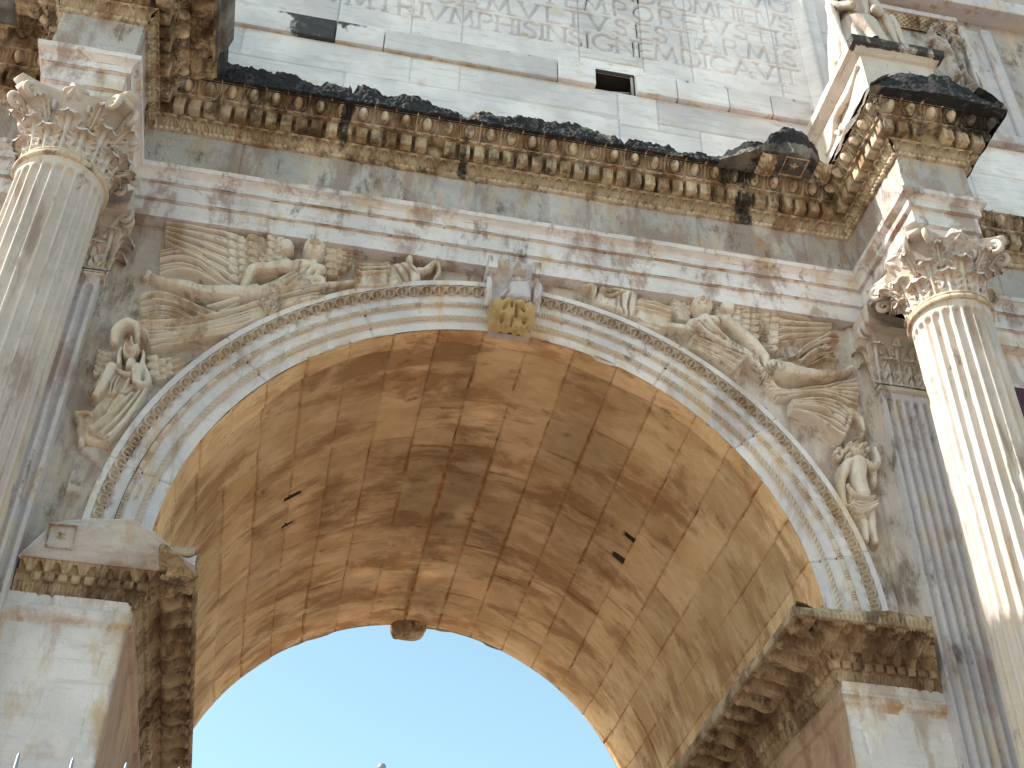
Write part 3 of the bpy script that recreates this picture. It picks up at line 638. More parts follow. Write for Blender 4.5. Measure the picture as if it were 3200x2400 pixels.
m_ = wall(-4.3, 4.36, 8.36, 11.0, .06, .0085, ins_bl, ins_h, lambda x, z: (-.15+0*x, .0*x-.1+.35*(fbm(x*6, z*.8, seed=14) > .62)*(x < -1)*sstep(9.4, 8.4, z)))
part(m_, 'inscription_panel', M_attic, attic, label='grey marble panel carved with rows of large Latin capitals')
# moulded frame at the right of the inscription
m_ = MB(); zz = np.linspace(8.36, 11, 60); pf = [(4.36, .06), (4.40, .02), (4.45, -.01), (4.47, -.04), (4.53, -.05), (4.55, -.02), (4.60, -.03), (4.70, -.03)]
pf = np.array(pf); pos = np.stack([np.broadcast_to(pf[:, 0][:, None], (8, 60)), pf[:, 1][:, None]+0*zz[None]+.01*(fbm(zz[None]*4, pf[:, 0][:, None]*9, seed=3)-.5), np.broadcast_to(zz[None], (8, 60))], -1)
m_.grid(pos, flip=True); part(m_, 'panel_frame', M_attic, attic)
# right hand attic bay with relief panel frame; left hand bay
m_ = MB()
wall(4.70, 12.8, 5.95, 8.22, .02, .02, courses(4.7, 12.8, [5.9, 6.7, 7.55, 8.2], 9, 1.2, 2.4), None, lambda x, z: (-.1+0*x, -.05+.5*sstep(6.4, 6.1, z)), m_)
part(m_, 'side_bay_wall', M_attic, attic); m_ = MB()
wall(-12.8, -4.35, 5.95, 12.9, .02, .03, courses(-12.8, -4.35, [5.9, 6.7, 7.5, 8.3, 9.2, 10.2, 11.2, 12.9], 3), None, None, m_)
part(m_, 'side_bay_wall', M_attic, attic)
def prism(mb, x0, x1, y0, y1, prof, tint=.5, wearf=None, ds=.03, jg=None):
    """pedestal-like: profile (o,z) swept on front and two sides of rectangle, front at y0"""
    for a, b in (((x0, y1), (x0, y0)), ((x0, y0), (x1, y0)), ((x1, y0), (x1, y1))):
        c0 = 0 if a[1] == y1 else 1; c1 = 0 if b[1] == y1 else 1
        for i in range(len(prof)-1):
            pr = lin(prof[i:i+2], max(3, int(math.dist(prof[i], prof[i+1])/ds)+2))
            seg_sweep(mb, a, b, c0, c1, pr, rough(.015, 4, i), ds, 0, wearf, tint=tint)
def pedw(x, y, z, s, v):
    drip = (fbm(x*7, y*7, z*.5, seed=12) > .60)*sstep(6.6, 7.4, z)
    return -.05+0*x, .55*drip*(y < -1.5)+.55*(z > 7.55)*(y < -1.5)+.2*(z > 7.55)+.0*x-.1, .5+0*x
for sx in (-1, 1):
    x0, x1 = (4.22, 5.20) if sx > 0 else (-5.20, -4.22)
    m_ = MB(); prism(m_, x0, x1, -1.52, .0, [(.16, 6.3), (.16, 6.42), (.09, 6.47), (.03, 6.55), (0, 6.60), (0, 7.47), (.03, 7.49), (.09, 7.56), (.13, 7.58), (.14, 7.70), (.0, 7.72)], .62, pedw)
    m_.box(x0+.02, x1-.02, -1.5, 0, 6.2, 7.705, tint=.6, crust=.3)
    part(m_, 'statue_pedestal', M_column, label='%s statue pedestal above the column' % ('right' if sx > 0 else 'left'))
# broken mouldings running down the left flank of the right pedestal
m_ = MB()
for (ya, za, yb, zb, r_) in ((-1.45, 7.35, -.25, 7.0, .05), (-1.5, 6.75, -.3, 6.45, .07), (-1.2, 6.5, -.6, 7.05, .05)):
    t = np.linspace(0, 1, 20); m_.tube(np.stack([4.20+.03*np.sin(t*9), ya+(yb-ya)*t, za+(zb-za)*t+.03*np.sin(t*13)], -1), r_*(.7+.5*np.sin(t*3.1)), 8, tint=.6)
part(m_, 'broken_moulding', M_column)
# relief panel frame (right attic bay)
# ------------------------------------------------------------------ archivolt
archivolt = empty('archivolt'); bpy.data.objects.remove(archivolt)
TH = np.radians(np.linspace(-94, 94, 1500))          # angle from crown
VJ = [-77, -49.3, -26, 30.6, 50.5, 77]                # voussoir joints
def ring(mb, prof, h=None, wear=(0, 0), th=TH, jit=True, seed=1):
    """prof [(r,y)] swept round the arch; h(s,v) pushes along -normal"""
    r = prof[:, 0][None]; y = prof[:, 1][None]; t = th[:, None]; s = t*3.55
    nn = pnorm(prof)                                  # (nr, ny)
    v = np.broadcast_to(np.linspace(0, 1, len(prof))[None], (len(th), len(prof)))
    hh = (h(s+0*r, v) if h is not None else 0)+0*t*r
    hh = hh+.008*(fbm(s*3, r*8, seed=seed)-.5)
    blk = np.searchsorted(np.radians(VJ), th)[:, None]
    e = np.min(np.abs(th[:, None]-np.radians(VJ)[None]), axis=1)[:, None]*r
    hh = hh-.014*np.exp(-(e/.010)**2)*(fbm(r*9, e*0+1, seed=4) > .35)-.05*sstep(3.36, 3.26, r)*sstep(.52, .75, fbm(s*2.5, r*9, seed=seed+3, o=5))
    rr = r-hh*nn[:, 0][None]*-1; yy = y-hh*np.abs(nn[:, 1])[None]
    T = .5+.22*(_h(blk, blk*0, blk*0, 3)-.5)
    cr = wear[1]+.55*np.exp(-((t-.17)/.10)**2)*(fbm(s*5, r*3, seed=5) > .5)*0
    pos = np.stack([rr*np.sin(t), yy, rr*np.cos(t)], -1)
    hh_ = 0
    mb.grid(pos, rust=wear[0], crust=cr, tint=T-.2*np.exp(-(e/.010)**2))
def h_rope(s, v): u = (s/.062+v*1.3) % 1; return .032*np.sin(np.pi*v)*np.clip(np.sin(u*np.pi), 0, 1)**.8
def h_reel(s, v):
    u = (s % .24); long_ = (u < .15); q = np.where(long_, np.sqrt(np.clip(1-((u-.075)/.078)**4, 0, 1)), np.sqrt(np.clip(1-((((u-.15) % .03)-.015)/.012)**2, 0, 1))*.9)
    return .040*q*np.sqrt(np.clip(1-((v-.5)/.5)**2, 0, 1))
def h_cym(s, v):
    u = ((s/.135) % 1-.5)*2; rr = np.sqrt((u/.8)**2+((v-.45)/.42)**2); a = np.exp(-((rr-1)/.18)**2); b = np.exp(-(u/.13)**2)*(v < .7); c = np.clip(1-rr/.5, 0, 1)*.8
    return .055*np.clip(np.maximum.reduce([a, b, c])-.3, -.3, 1)
base = MB()
def rl(a, b, n): return lin([a, b], n)
for pr in (rl((3.25, .0), (3.365, .0), 8), rl((3.425, -.03), (3.535, -.03), 8), rl((3.535, -.03), (3.54, -.05), 3), rl((3.60, -.055), (3.70, -.055), 8), rl((3.70, -.055), (3.705, -.07), 3), rl((3.795, -.125), (3.855, -.135), 5), rl((3.855, -.135), (3.865, .03), 6), rl((3.36, .0), (3.365, -.03), 3)):
    ring(base, pr, None, (.0, .0))
archivolt = part(base, 'archivolt', M_archiv)
for nm, pr, hf, wr in (('rope_moulding', rl((3.365, -.03), (3.425, -.035), 9), h_rope, .25), ('bead_and_reel', rl((3.54, -.05), (3.595, -.055), 9), h_reel, .22), ('leaf_moulding', rl((3.705, -.06), (3.795, -.125), 14), h_cym, .22)):
    mb = MB(); ring(mb, pr, hf, (wr*.4, 0), np.radians(np.linspace(-94, 94, 2400))); part(mb, nm, M_arorn, archivolt)
# ------------------------------------------------------------------ spandrel wall (with joints) around the arch
def spw(x, z): return spots(x, z, cpx([(450, 700, .35, .9, .35), (430, 900, .15, .6, .3)], 0))*.6-.1, -.1+spots(x, z, cpx([(2440, 1240, .06, .06, .9), (2470, 1200, .05, .1, .8), (2390, 1270, .12, .02, .8)], 0))+.6*np.exp(-((x-4.12)/.03)**2)*0
res = .016
X = np.arange(-4.3, 4.31, res); Z = np.arange(-.25, 4.13, res); gx, gz = X[:, None], Z[None]; rr_ = np.hypot(gx, gz)
H = .012*(fbm(gx*4, gz*4, seed=5)-.5)+.004*(fbm(gx*30, gz*30, seed=6)-.5)
# tooled/pecked rough blocks at the foot
pk = ((gx < -3.4) & (gx > -4.08) & (gz < 1.35) & (gz > .1)) | ((gx > 3.4) & (gx < 4.05) & (gz < 1.30))
bub = vn(gx*11, gz*11, seed=9)
H = H+np.where(pk, .05-.075*(1-np.clip(bub, .25, .75)/.75), 0)
jl = np.minimum(np.abs(gz-1.35)+9*((gx > -3) | (gx < -4.1)), np.abs(gz-1.30)+9*(gx < 3))
H = H-.02*np.exp(-(jl/.012)**2)-.015*np.exp(-(np.abs(gz-2.95-.1*gx)/.012)**2)*(gx < -3.7)
# raised pilaster margin strip at right, recess at left
H = H+.07*sstep(4.09, 4.12, gx)*(gx > 0)+.03*sstep(-4.20, -4.23, gx)
T = .5+.30*sstep(-.5, 2, gx)+.2*(fbm(gx*.8, gz*.8, seed=33)-.5)+np.where(pk, .12, 0)
keep = (rr_ > 3.83) | (gz < 0) & (np.abs(gx) > 3.83); keep = keep[:-1, :-1]
rs, cs = spw(gx, gz)
mb = MB(); mb.grid(np.stack([gx+0*gz, .03-H, gz+0*gx], -1), rust=rs, crust=cs, tint=T, flip=True, keep=keep)
spandrel_wall = part(mb, 'spandrel_wall', M_spandrel)
# solid masses behind (core of the arch), built as ring of wedges so nothing shows through
mb = MB(); th = np.radians(np.linspace(-90, 90, 80)); yv = np.array([.06, DEP-.01])
mb.grid(np.stack([3.32*np.sin(th)[:, None]+0*yv, yv[None]+0*th[:, None], 3.32*np.cos(th)[:, None]+0*yv], -1))
for yy in (.2, DEP-.02):
    ro = np.array([3.3, 5.9]); mb.grid(np.stack([np.clip(ro[None]*np.sin(th)[:, None], -4.4, 4.4), yy+0*th[:, None]*ro, ro[None]*np.cos(th)[:, None]], -1))
mb.box(-12.7, 12.7, .16, DEP-.05, 4.12, 5.99)
part(mb, 'core', M_dark)
# ------------------------------------------------------------------ soffit of the barrel vault
nt, ny = 900, 560
t = np.radians(np.linspace(-90, 90, nt))[:, None]; y = np.linspace(-.0, DEP, ny)[None]; s = t*R0
W9 = 8.95; wi = np.floor((np.degrees(t)-4.9+W9)/W9); wi_c = (wi)*W9+4.9-W9
we = np.minimum(np.abs(np.degrees(t)-wi_c), np.abs(np.degrees(t)-wi_c-W9))*math.pi/180*R0
KJ = {0: [2.15, 4.85], -1: [1.45, 2.2, 4.0, 6.2], -2: [2.0, 3.2, 4.3, 5.9], -3: [1.6, 3.9, 5.2], 1: [2.6, 4.3, 5.6], 2: [1.9, 3.3, 4.85, 6.1], 3: [1.2, 2.7, 4.6, 6.0], 4: [1.9, 3.12, 4.41, 5.6], 5: [1.0, 2.4, 3.9, 5.2]}
H = np.zeros((nt, ny)); T = np.full((nt, ny), .5); ye = np.full((nt, ny), 9.)
wl = wi[:, 0]
rj = random.Random(4)
for k_ in np.unique(wl):
    js = KJ.get(int(k_)) or sorted([rj.uniform(.8, 1.8), rj.uniform(2.2, 3.2), rj.uniform(3.6, 4.6), rj.uniform(5., 5.9)])
    js = [-.5, .0+.02]+[.28+.14*rj.random()]*0+js+[DEP+1]
    m = wl == k_
    for a, b in zip(js[:-1], js[1:]):
        mm = (y[0] >= a) & (y[0] < b); ix = np.ix_(m, mm); r_ = rj.random()
        T[ix] = .34+.34*r_; H[ix] = (rj.random()-.5)*.022
        if b < DEP: ye[m] = np.minimum(ye[m], np.abs(y-b)+.0)
wob = .006*(fbm(s*2, y*6, seed=2)-.5)*2
jd = np.minimum(np.abs(we+wob), np.abs(ye+wob*2))
jk = .45+.55*(fbm(s*1.7, y*1.7, seed=12) > .40)
H = H+.028*np.exp(-(jd/.009)**2)*jk
H = H+.03*(fbm(s*1.2, y*3, seed=21, o=6)-.5)+.012*(fbm(s*4, y*16, seed=22, o=5)-.5)
# front margin stands proud (irregular edge ~0.3 m in), and back margin
fb = .26+.16*(fbm(s*1.5, s*0+.3, seed=41)-.5)+.25*sstep(-.6, -.95, t)+.15*sstep(.7, 1.2, t)
H = H+.035*sstep(fb, fb+.03, y)*sstep(DEP-.15, DEP-.5, y)
hole_shade = 0
# square putlog holes
for (a, b, yy, wy) in ((-40.8, -35.4, 2.64, .11), (-40.6, -37.0, 3.24, .10), (37.4, 40.5, 2.6, .10), (37.0, 40.4, 3.10, .12)):
    dt = np.maximum(np.radians(a)-t, t-np.radians(b))*R0; dy = np.abs(y-yy)-wy/2
    hole = sstep(.02, -.01, np.maximum(dt, dy)); hole_shade = hole_shade+hole*((sstep(b, a, np.degrees(t)) if a < 0 else sstep(a, b, np.degrees(t))))**.6; H = H+.5*hole*(sstep(b+0., a, np.degrees(t)) if a < 0 else sstep(a, b, np.degrees(t)))
# corrosion patch at rear crown
cp = sstep(.5, .1, np.hypot((np.degrees(t)+4)/14, (y-5.9)/1.1)); H = H+.05*cp*(fbm(s*7, y*7, seed=8, o=5)-.35)
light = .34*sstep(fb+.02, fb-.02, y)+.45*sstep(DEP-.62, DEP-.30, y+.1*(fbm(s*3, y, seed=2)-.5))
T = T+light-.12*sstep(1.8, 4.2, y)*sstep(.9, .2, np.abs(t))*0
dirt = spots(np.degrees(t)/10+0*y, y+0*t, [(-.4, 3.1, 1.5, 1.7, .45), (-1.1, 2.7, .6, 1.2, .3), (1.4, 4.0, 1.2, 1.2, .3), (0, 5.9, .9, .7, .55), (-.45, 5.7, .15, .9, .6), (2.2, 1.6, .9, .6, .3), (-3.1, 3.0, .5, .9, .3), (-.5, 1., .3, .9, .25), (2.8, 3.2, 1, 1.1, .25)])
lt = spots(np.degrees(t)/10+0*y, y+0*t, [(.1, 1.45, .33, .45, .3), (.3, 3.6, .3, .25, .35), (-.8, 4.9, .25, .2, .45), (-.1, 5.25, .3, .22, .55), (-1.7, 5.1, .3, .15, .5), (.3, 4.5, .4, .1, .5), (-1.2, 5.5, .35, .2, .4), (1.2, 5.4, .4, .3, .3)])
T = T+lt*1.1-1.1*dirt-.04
r_ = R0+H
pos = np.stack([r_*np.sin(t), y+0*t, r_*np.cos(t)], -1)
flow = np.stack([s+0*y, y+0*t, 0*s+0*y], -1)
mb = MB(); mb.grid(pos, rust=dirt*.9+.5*np.exp(-(jd/.035)**2)*jk-.05, crust=.5*np.exp(-(jd/.009)**2)*jk+.25*cp-.1+.9*hole_shade, tint=T, flow=flow, flip=True)  # crust here also paints the shade inside the putlog holes
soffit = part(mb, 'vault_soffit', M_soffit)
# back rim and rear keystone hanging below the far edge
mb = MB(); ring(mb, rl((3.25, DEP), (4.4, DEP), 12), None, th=np.radians(np.linspace(-90, 90, 200))); part(mb, 'rear_archivolt', M_archiv)
def lump(mb, cx, cz, y0, y1, wd, hg, seed, n=60):
    u = np.linspace(0, 2*np.pi, n, endpoint=False)[:, None]; v = np.linspace(0, 1, 30)[None]
    sx = np.sign(np.cos(u))*np.abs(np.cos(u))**.55; sz = np.sign(np.sin(u))*np.abs(np.sin(u))**.6
    n_ = 1+.16*(fbm(np.cos(u)*2+5, np.sin(u)*2+v*3, seed=seed, o=5)-.5)*2
    taper = 1-.12*np.abs(2*v-1)**6
    mb.grid(np.stack([cx+wd/2*sx*n_*taper, y0+(y1-y0)*v+0*u, cz+hg/2*sz*n_*taper], -1), wu=True, rust=.2, crust=.25*(fbm(u*2, v*4, seed=3)), flip=True)
    for e in (0, -1):
        pass
mb = MB(); lump(mb, -.15, 3.27, DEP-.1, DEP+.22, .50, .34, 5)
u = np.linspace(-1, 1, 40)[:, None]; v = np.linspace(-1, 1, 30)[None]; rr2 = (np.abs(u)**2.6+np.abs(v)**2.6)
ff = .04*np.cos(u*9)*np.sin(v*7+u*3)+.05*np.exp(-(u/.1)**2)
mb.grid(np.stack([-.15+.25*u+0*v, DEP-.1-.06*np.clip(1-rr2, 0, 1)-ff*np.clip(1-rr2, 0, 1), 3.27+.17*v+0*u], -1), keep=(rr2 < 1.02)[:-1, :-1], rust=.2, tint=.7, flip=True)
part(mb, 'rear_keystone', M_impost, label='eroded keystone hanging at the far end of the vault')
# ------------------------------------------------------------------ keystone console
KX, = (.03,)
keystone = None
mb = MB()
# S-shaped side silhouette: front surface y as function of z (in world), width slightly tapering
kz = np.array([3.02, 3.06, 3.12, 3.25, 3.40, 3.52, 3.60, 3.72, 3.85, 3.98, 4.08])
ky = np.array([-.20, -.30, -.36, -.42, -.47, -.46, -.42, -.40, -.44, -.50, -.50])
n = 90; zc = np.linspace(3.21, 4.09, n); yc = np.interp(zc, [3.21, 3.24, 3.30, 3.37, 3.43, 3.46, 3.50, 3.8, 4.0, 4.09], [-.03, -.14, -.24, -.31, -.34, -.32, -.19, -.20, -.26, -.28]); wc = np.interp(zc, [3.21, 4.09], [.235, .285])
u = np.linspace(-1, 1, 40)
leaf = (zc < 3.52)
pos = np.zeros((40, n, 3))
uu, zz = np.meshgrid(u, zc, indexing='ij'); yy = np.interp(zz, zc, yc)+0*uu; ww = np.interp(zz, zc, wc)
lf = sstep(3.49, 3.47, zz)
holes = 0*uu
for (hx, hz, rx, rz, an) in ((-.38, 3.37, .03, .035, .5), (-.12, 3.40, .022, .035, 0), (.12, 3.36, .028, .06, -.1), (.38, 3.37, .035, .035, -.6), (.52, 3.29, .04, .02, -.3), (.0, 3.27, .02, .035, .1), (-.45, 3.28, .03, .03, .2)):
    dx = uu*.26-hx*.26; dz = zz-hz; a = dx*math.cos(an)-dz*math.sin(an); b = dx*math.sin(an)+dz*math.cos(an)
    holes = np.maximum(holes, sstep(1.25, .75, np.hypot(a/rx*1.3, b/rz)))
yy = yy-lf*(.02*np.cos(uu*14+np.sign(uu)*(zz-3.2)*10)+.02*np.cos(uu*3))+.10*holes*lf
yy = yy+.02*(fbm(uu*3, zz*8, seed=5)-.5)-(.03*(np.abs(uu) > .86))*(1-lf)
pos = np.stack([KX+uu*ww, yy, zz], -1); Ln = np.stack([KX-ww[0], 0*zc+.05, zc], -1)[None]; Rn = np.stack([KX+ww[0], 0*zc+.05, zc], -1)[None]
full = np.concatenate([Ln, pos, Rn]); cut = int(np.searchsorted(zc, 3.475)); mb.grid(full[:, cut-1:], tint=.5, flip=True)
mb.grid(np.array([[[KX-.235, .05, 3.21], [KX-.235, -.03, 3.21]], [[KX+.235, .05, 3.21], [KX+.235, -.03, 3.21]]]))
keystone = part(mb, 'keystone', M_marble, label='scrolled keystone console with an ochre acanthus leaf')
mb = MB(); mb.grid(full[:, :cut+1], tint=.55, flip=True); part(mb, 'acanthus_leaf', M_ochre, keystone)
mb = MB(); yv = np.linspace(-.5, 0, 2)
pass
th_ = np.linspace(0, 1, 24)
for sx in (-1, 1):
    mb = MB(); mb.box(KX+sx*.25-.05, KX+sx*.25+.05, -.34, 0, 3.9, 4.08); mb.tube(np.stack([KX+sx*.27+0*th_, -.12-.12*np.sin(th_*3.1), 3.5+.45*th_], -1), .045*(1-.4*th_), 8)
    part(mb, 'scroll', M_arch, keystone)
# ------------------------------------------------------------------ impost cornices
IMP = [((-4.30, 0), (-3.27, 0), -.2, 1), ((-3.27, 0), (-3.27, DEP), 1, 0)], [((3.27, DEP), (3.27, 0), 0, 1), ((3.27, 0), (4.32, 0), 1, -.52)]
for k_, side_ in enumerate(IMP):
    nm = ('left', 'right')[k_]
    base_ = MB().box(-4.25 if k_ == 0 else 3.29, -3.29 if k_ == 0 else 4.25, .02, DEP-.02, -.6, -.01)
    imp = part(base_, 'impost_cornice', M_impost, label='%s impost cornice at the springing of the vault' % nm)
    def iw(x, y, z, s, v, k_=k_): return .05+.2*(fbm(x*3+y*2, z*4, seed=3)-.5), -.12+.1*sstep(.4, 3, y), .5+(.18 if True else 0)*sstep(.5, -.2, y)
    def run(prof, h, name, mat=M_impost, ds=.008, wr=iw):
        mb = MB()
        for (a, b, c0, c1) in side_: seg_sweep(mb, a, b, c0, c1, prof, h, ds, .03, 0 or wr)
        part(mb, name, mat, imp)
    mb = MB()
    def rung(prof, h, ds=.01):
        for (a, b, c0, c1) in side_: seg_sweep(mb, a, b, c0, c1, prof, h, ds, 0, iw)
    rung(lin([(0, -.615), (.012, -.60)], 3), None, .03); rung(lin([(.055, -.49), (.06, -.485)], 3), None, .03); rung(lin([(.055, -.412), (.12, -.41)], 3), None, .03)
    rung(lin([(.155, -.312), (.168, -.305)], 3), None, .03)
    part(mb, 'fillet', M_impost, imp)
    run(curve2([(.012, -.60), (.03, -.57), (.04, -.53), (.06, -.495)], 16), h_cross(), 'leaf_moulding')
    mb = MB()
    for (a, b, c0, c1) in side_:
        seg_sweep(mb, a, b, c0, c1, lin([(.055, -.49), (.06, -.41)], 4), None, .03, 0, iw); dent_boxes(mb, a, b, c0, c1, .112, .080, .05, .108, -.482, -.41, iw)
    part(mb, 'dentil_band', M_impost, imp)
    run(curve2([(.115, -.41), (.125, -.37), (.155, -.312)], 18), h_dart(.15, .05), 'dart_moulding')
    # corona with modillions: right side intact, left front shaved to a smooth grey block
    ms = MB(); mc = MB(); OM = .66 if k_ else .50
    for (a, b, c0, c1) in side_:
        front = abs(a[1]-b[1]) < .1
        if k_ == 0 and front:
            continue
        seg_sweep(ms, a, b, c0, c1, lin([(.165, -.308), (OM, -.30)], 50), h_modil(.30, .10, .085), .008, .05, iw)
        def jg(s, v, oo, zz, a_, d_, fr=front, k2=k_):
            q = fbm(s*3.2, v*3, seed=14+k2, o=6)-.5; amp = .19
            brk = 0
            brk = (sstep(.35, -.35, s)*.26 if fr else sstep(.9, .2, DEP-s)*.20)*(k2 == 1)
            return oo+amp*1.3*q*sstep(.1, .3, v)-brk*v, zz+amp*1.2*q*sstep(.2, .6, v)-(brk*.5*v if fr else 0)
        def cw(x, y, z, s, v): return .1+0*x, (.05*v+.35*(fbm(x*5, y*5, seed=2)-.4)+.25*sstep(.6, 2, y)), .5+.3*sstep(.6, 1, v)*(y < .1)
        seg_sweep(mc, a, b, c0, c1, lin([(OM-.01, -.30), (OM, -.29), (OM+.01, -.225), (OM-.01, -.15), (.45, -.09), (.0, -.0)] if k_ else [(.49, -.30), (.50, -.29), (.50, -.26), (.46, -.23), (.0, -.16)], 60), lambda s, v: .016*np.cos(s*140)*(v > .02)*(v < .11)+0*v, .009, 0, cw, jag=jg)
    part(ms, 'modillion_soffit', M_impost, imp)
    part(mc, 'corona', M_impost if k_ else M_impost, imp)
    if k_ == 0:
        mb = MB()
        # sloped, shaved block: rises outward from the dart moulding to a slanting top edge, then back to the wall
        u = np.linspace(0, 1, 150)[:, None]; v = np.linspace(0, 1, 80)[None]
        x = -4.27+1.50*u+0*v; mt = np.clip(x+3.105, 0, .5); o0 = .165+mt
        ot = .26+.25*sstep(0, .9, u); at = np.interp(u, [0, .14, .34, .62, .76, .96, 1], [-.2, .17, .26, .27, .16, -.08, -.11]); zt_ = at-.6*ot
        a1 = np.clip(v/.55, 0, 1); a2 = np.clip((v-.55)/.45, 0, 1)
        o = o0+(np.maximum(ot, o0+.01)-o0)*a1**.8-a2*np.maximum(ot, o0)
        z = -.308+(zt_+.308)*a1**1.1+a2*(.10+.05*u)
        z = z+.07*(fbm(x*3, v*4, seed=4, o=5)-.5)*sstep(.02, .2, v); o = o+.06*(fbm(x*4, v*5, seed=6, o=5)-.5)*sstep(.02, .2, v)
        mb.grid(np.stack([x, -o+.0*u, z], -1), tint=.22, crust=-.3, rust=-.1, flip=True)
        mbc = MB(); slab(mbc, -3.10, -2.785, -.312, -.225, -.49, .05, .010, 7, lambda x, y, z: (.15+0*x, .25*(fbm(x*9, y*9, seed=3)-.3)), 0.6, .02, .04); part(mbc, 'broken_corner', M_impost, imp)
        part(mb, 'shaved_block', M_pier, imp, label='smooth grey repaired block on the left impost')
        mb = MB(); coffer(mb, np.array([-3.96, -.262, -.13]), X3, np.array([0, -.42, .90]), np.array([0, -.90, -.42]), .24, .22)
        part(mb, 'surviving_coffer', M_orn, imp)
# ------------------------------------------------------------------ piers, reveals
for sx in (-1, 1):
    mb = MB(); res = .02
    x0, x1 = (-4.30, -3.27) if sx < 0 else (3.27, 4.30)
    X = np.linspace(x0, x1, 71); Z = np.r_[np.arange(-8.1, -3, .1), np.arange(-3, -.58, .016)]; gx, gz = X[:, None], Z[None]
    H = .010*(fbm(gx*5, gz*5, seed=15)-.5)+.05*sstep(-.82, -.80, gz)*sstep(-.68, -.70, gz)*1.0
    H = H+.03*sstep(-.70, -.68, gz)
    pt = fbm(gx*1.6+sx*3, gz*1.3, seed=55, o=5); H = H+.01*sstep(.50, .52, pt)
    ck = np.abs(gx-sx*3.42+.05*(fbm(gz*3, gz*0, seed=3)-.5)+.04*(gz+.8)*sx); H = H-.02*np.exp(-(ck/.015)**2)*(gz < -.65)*(gz > -1.8)*(fbm(gz*4, gz*0, seed=9) > .35)
    e = np.minimum(gx-x0, x1-gx); edge = (x1-gx) if sx < 0 else (gx-x0)
    H = H-.01*np.exp(-(edge/.015)**2)
    jz = np.min([np.abs(gz+2.05+.0*gx), np.abs(gz+3.3+0*gx)], axis=0); H = H-.012*np.exp(-(jz/.01)**2)
    ru = .62*((gz > -.86) & (gz < -.72))*(fbm(gx*2, gz*6, seed=4) > .36)+.3*spots(gx, gz, [(sx*3.75, -1.0, .12, .35, 1)])*(sx > 0)-.12
    bnd = sstep(-.85, -.82, gz)*sstep(-.64, -.68, gz)*sstep(.12, .0, edge)*.045*(-sx)
    mb.grid(np.stack([gx+bnd, .0-H, gz+0*gx], -1), tint=.5+.14*sstep(.50, .52, pt)+0*gx, rust=ru, crust=.5*np.exp(-(ck/.02)**2)*(gz < -.65)*(gz > -1.8)-.1, flip=True)
    pr = part(mb, 'pier', M_pier, label='%s pier front beside the passage' % ('left' if sx < 0 else 'right'))
    mb = MB(); Yv = np.linspace(0.0, DEP, 200)[:, None]; Zv = Z[None]
    Hr = .02*(fbm(Yv*2, Zv*3, seed=5)-.5)-.02*np.exp(-(np.abs(((Yv/1.3) % 1)-.5)*1.3/.01)**2)+.04*sstep(-.85, -.82, Zv)*sstep(-.64, -.68, Zv)
    mb.grid(np.stack([sx*(3.27-Hr), Yv-.09*sstep(.06, 0, Yv)+0*Zv+.05*sstep(.06, 0, Yv)*(1-sstep(-.85, -.82, Zv)*sstep(-.64, -.68, Zv)), Zv+0*Yv], -1), tint=.5+.2*(vn(Yv/1.3, Zv*.8, seed=4)-.5), rust=.15, crust=.0, flip=(sx > 0)); part(mb, 'reveal', M_jamb, pr)
    mb = MB(); mb.box(sx*3.35, sx*12.7, .25, DEP, -8.1, 4.1); part(mb, 'core', M_dark, pr)
# side bays behind the columns and outward
for sx in (-1, 1):
    mb = MB(); a, b = sorted((sx*5.0, sx*12.8))
    X = np.linspace(a, b, 300)[:, None]; Z = np.linspace(-8.1, 4.13, 240)[None]; H = .015*(fbm(X*3, Z*3, seed=4)-.5)-.015*np.exp(-(np.abs(((Z/.9) % 1)-.5)*.9/.02)**2)
    mb.grid(np.stack([X+0*Z, .0-H, Z+0*X], -1), tint=.5, flip=True, keep=None)
    part(mb, 'side_bay', M_pier, label='%s outer bay wall' % ('left' if sx < 0 else 'right'))
mb = MB()
xx, zz = np.meshgrid(np.linspace(6.0, 8.8, 40), np.linspace(-1.5, 3.52, 40), indexing='ij'); mb.grid(np.stack([xx, -.05+0*xx, zz], -1), flip=True); part(mb, 'porphyry_slab', M_porph)
mb = MB(); th2 = np.linspace(0, 2*np.pi, 120, endpoint=False)[:, None]
pf = np.array([(1.20, -.06), (1.20, -.16), (1.28, -.22), (1.36, -.16), (1.42, -.15), (1.46, -.06)])
mb.grid(np.stack([7.4+pf[:, 0][None]*np.cos(th2), pf[:, 1][None]+0*th2, 1.80+pf[:, 0][None]*np.sin(th2)], -1), wu=True, flip=False); part(mb, 'roundel_frame', M_column)
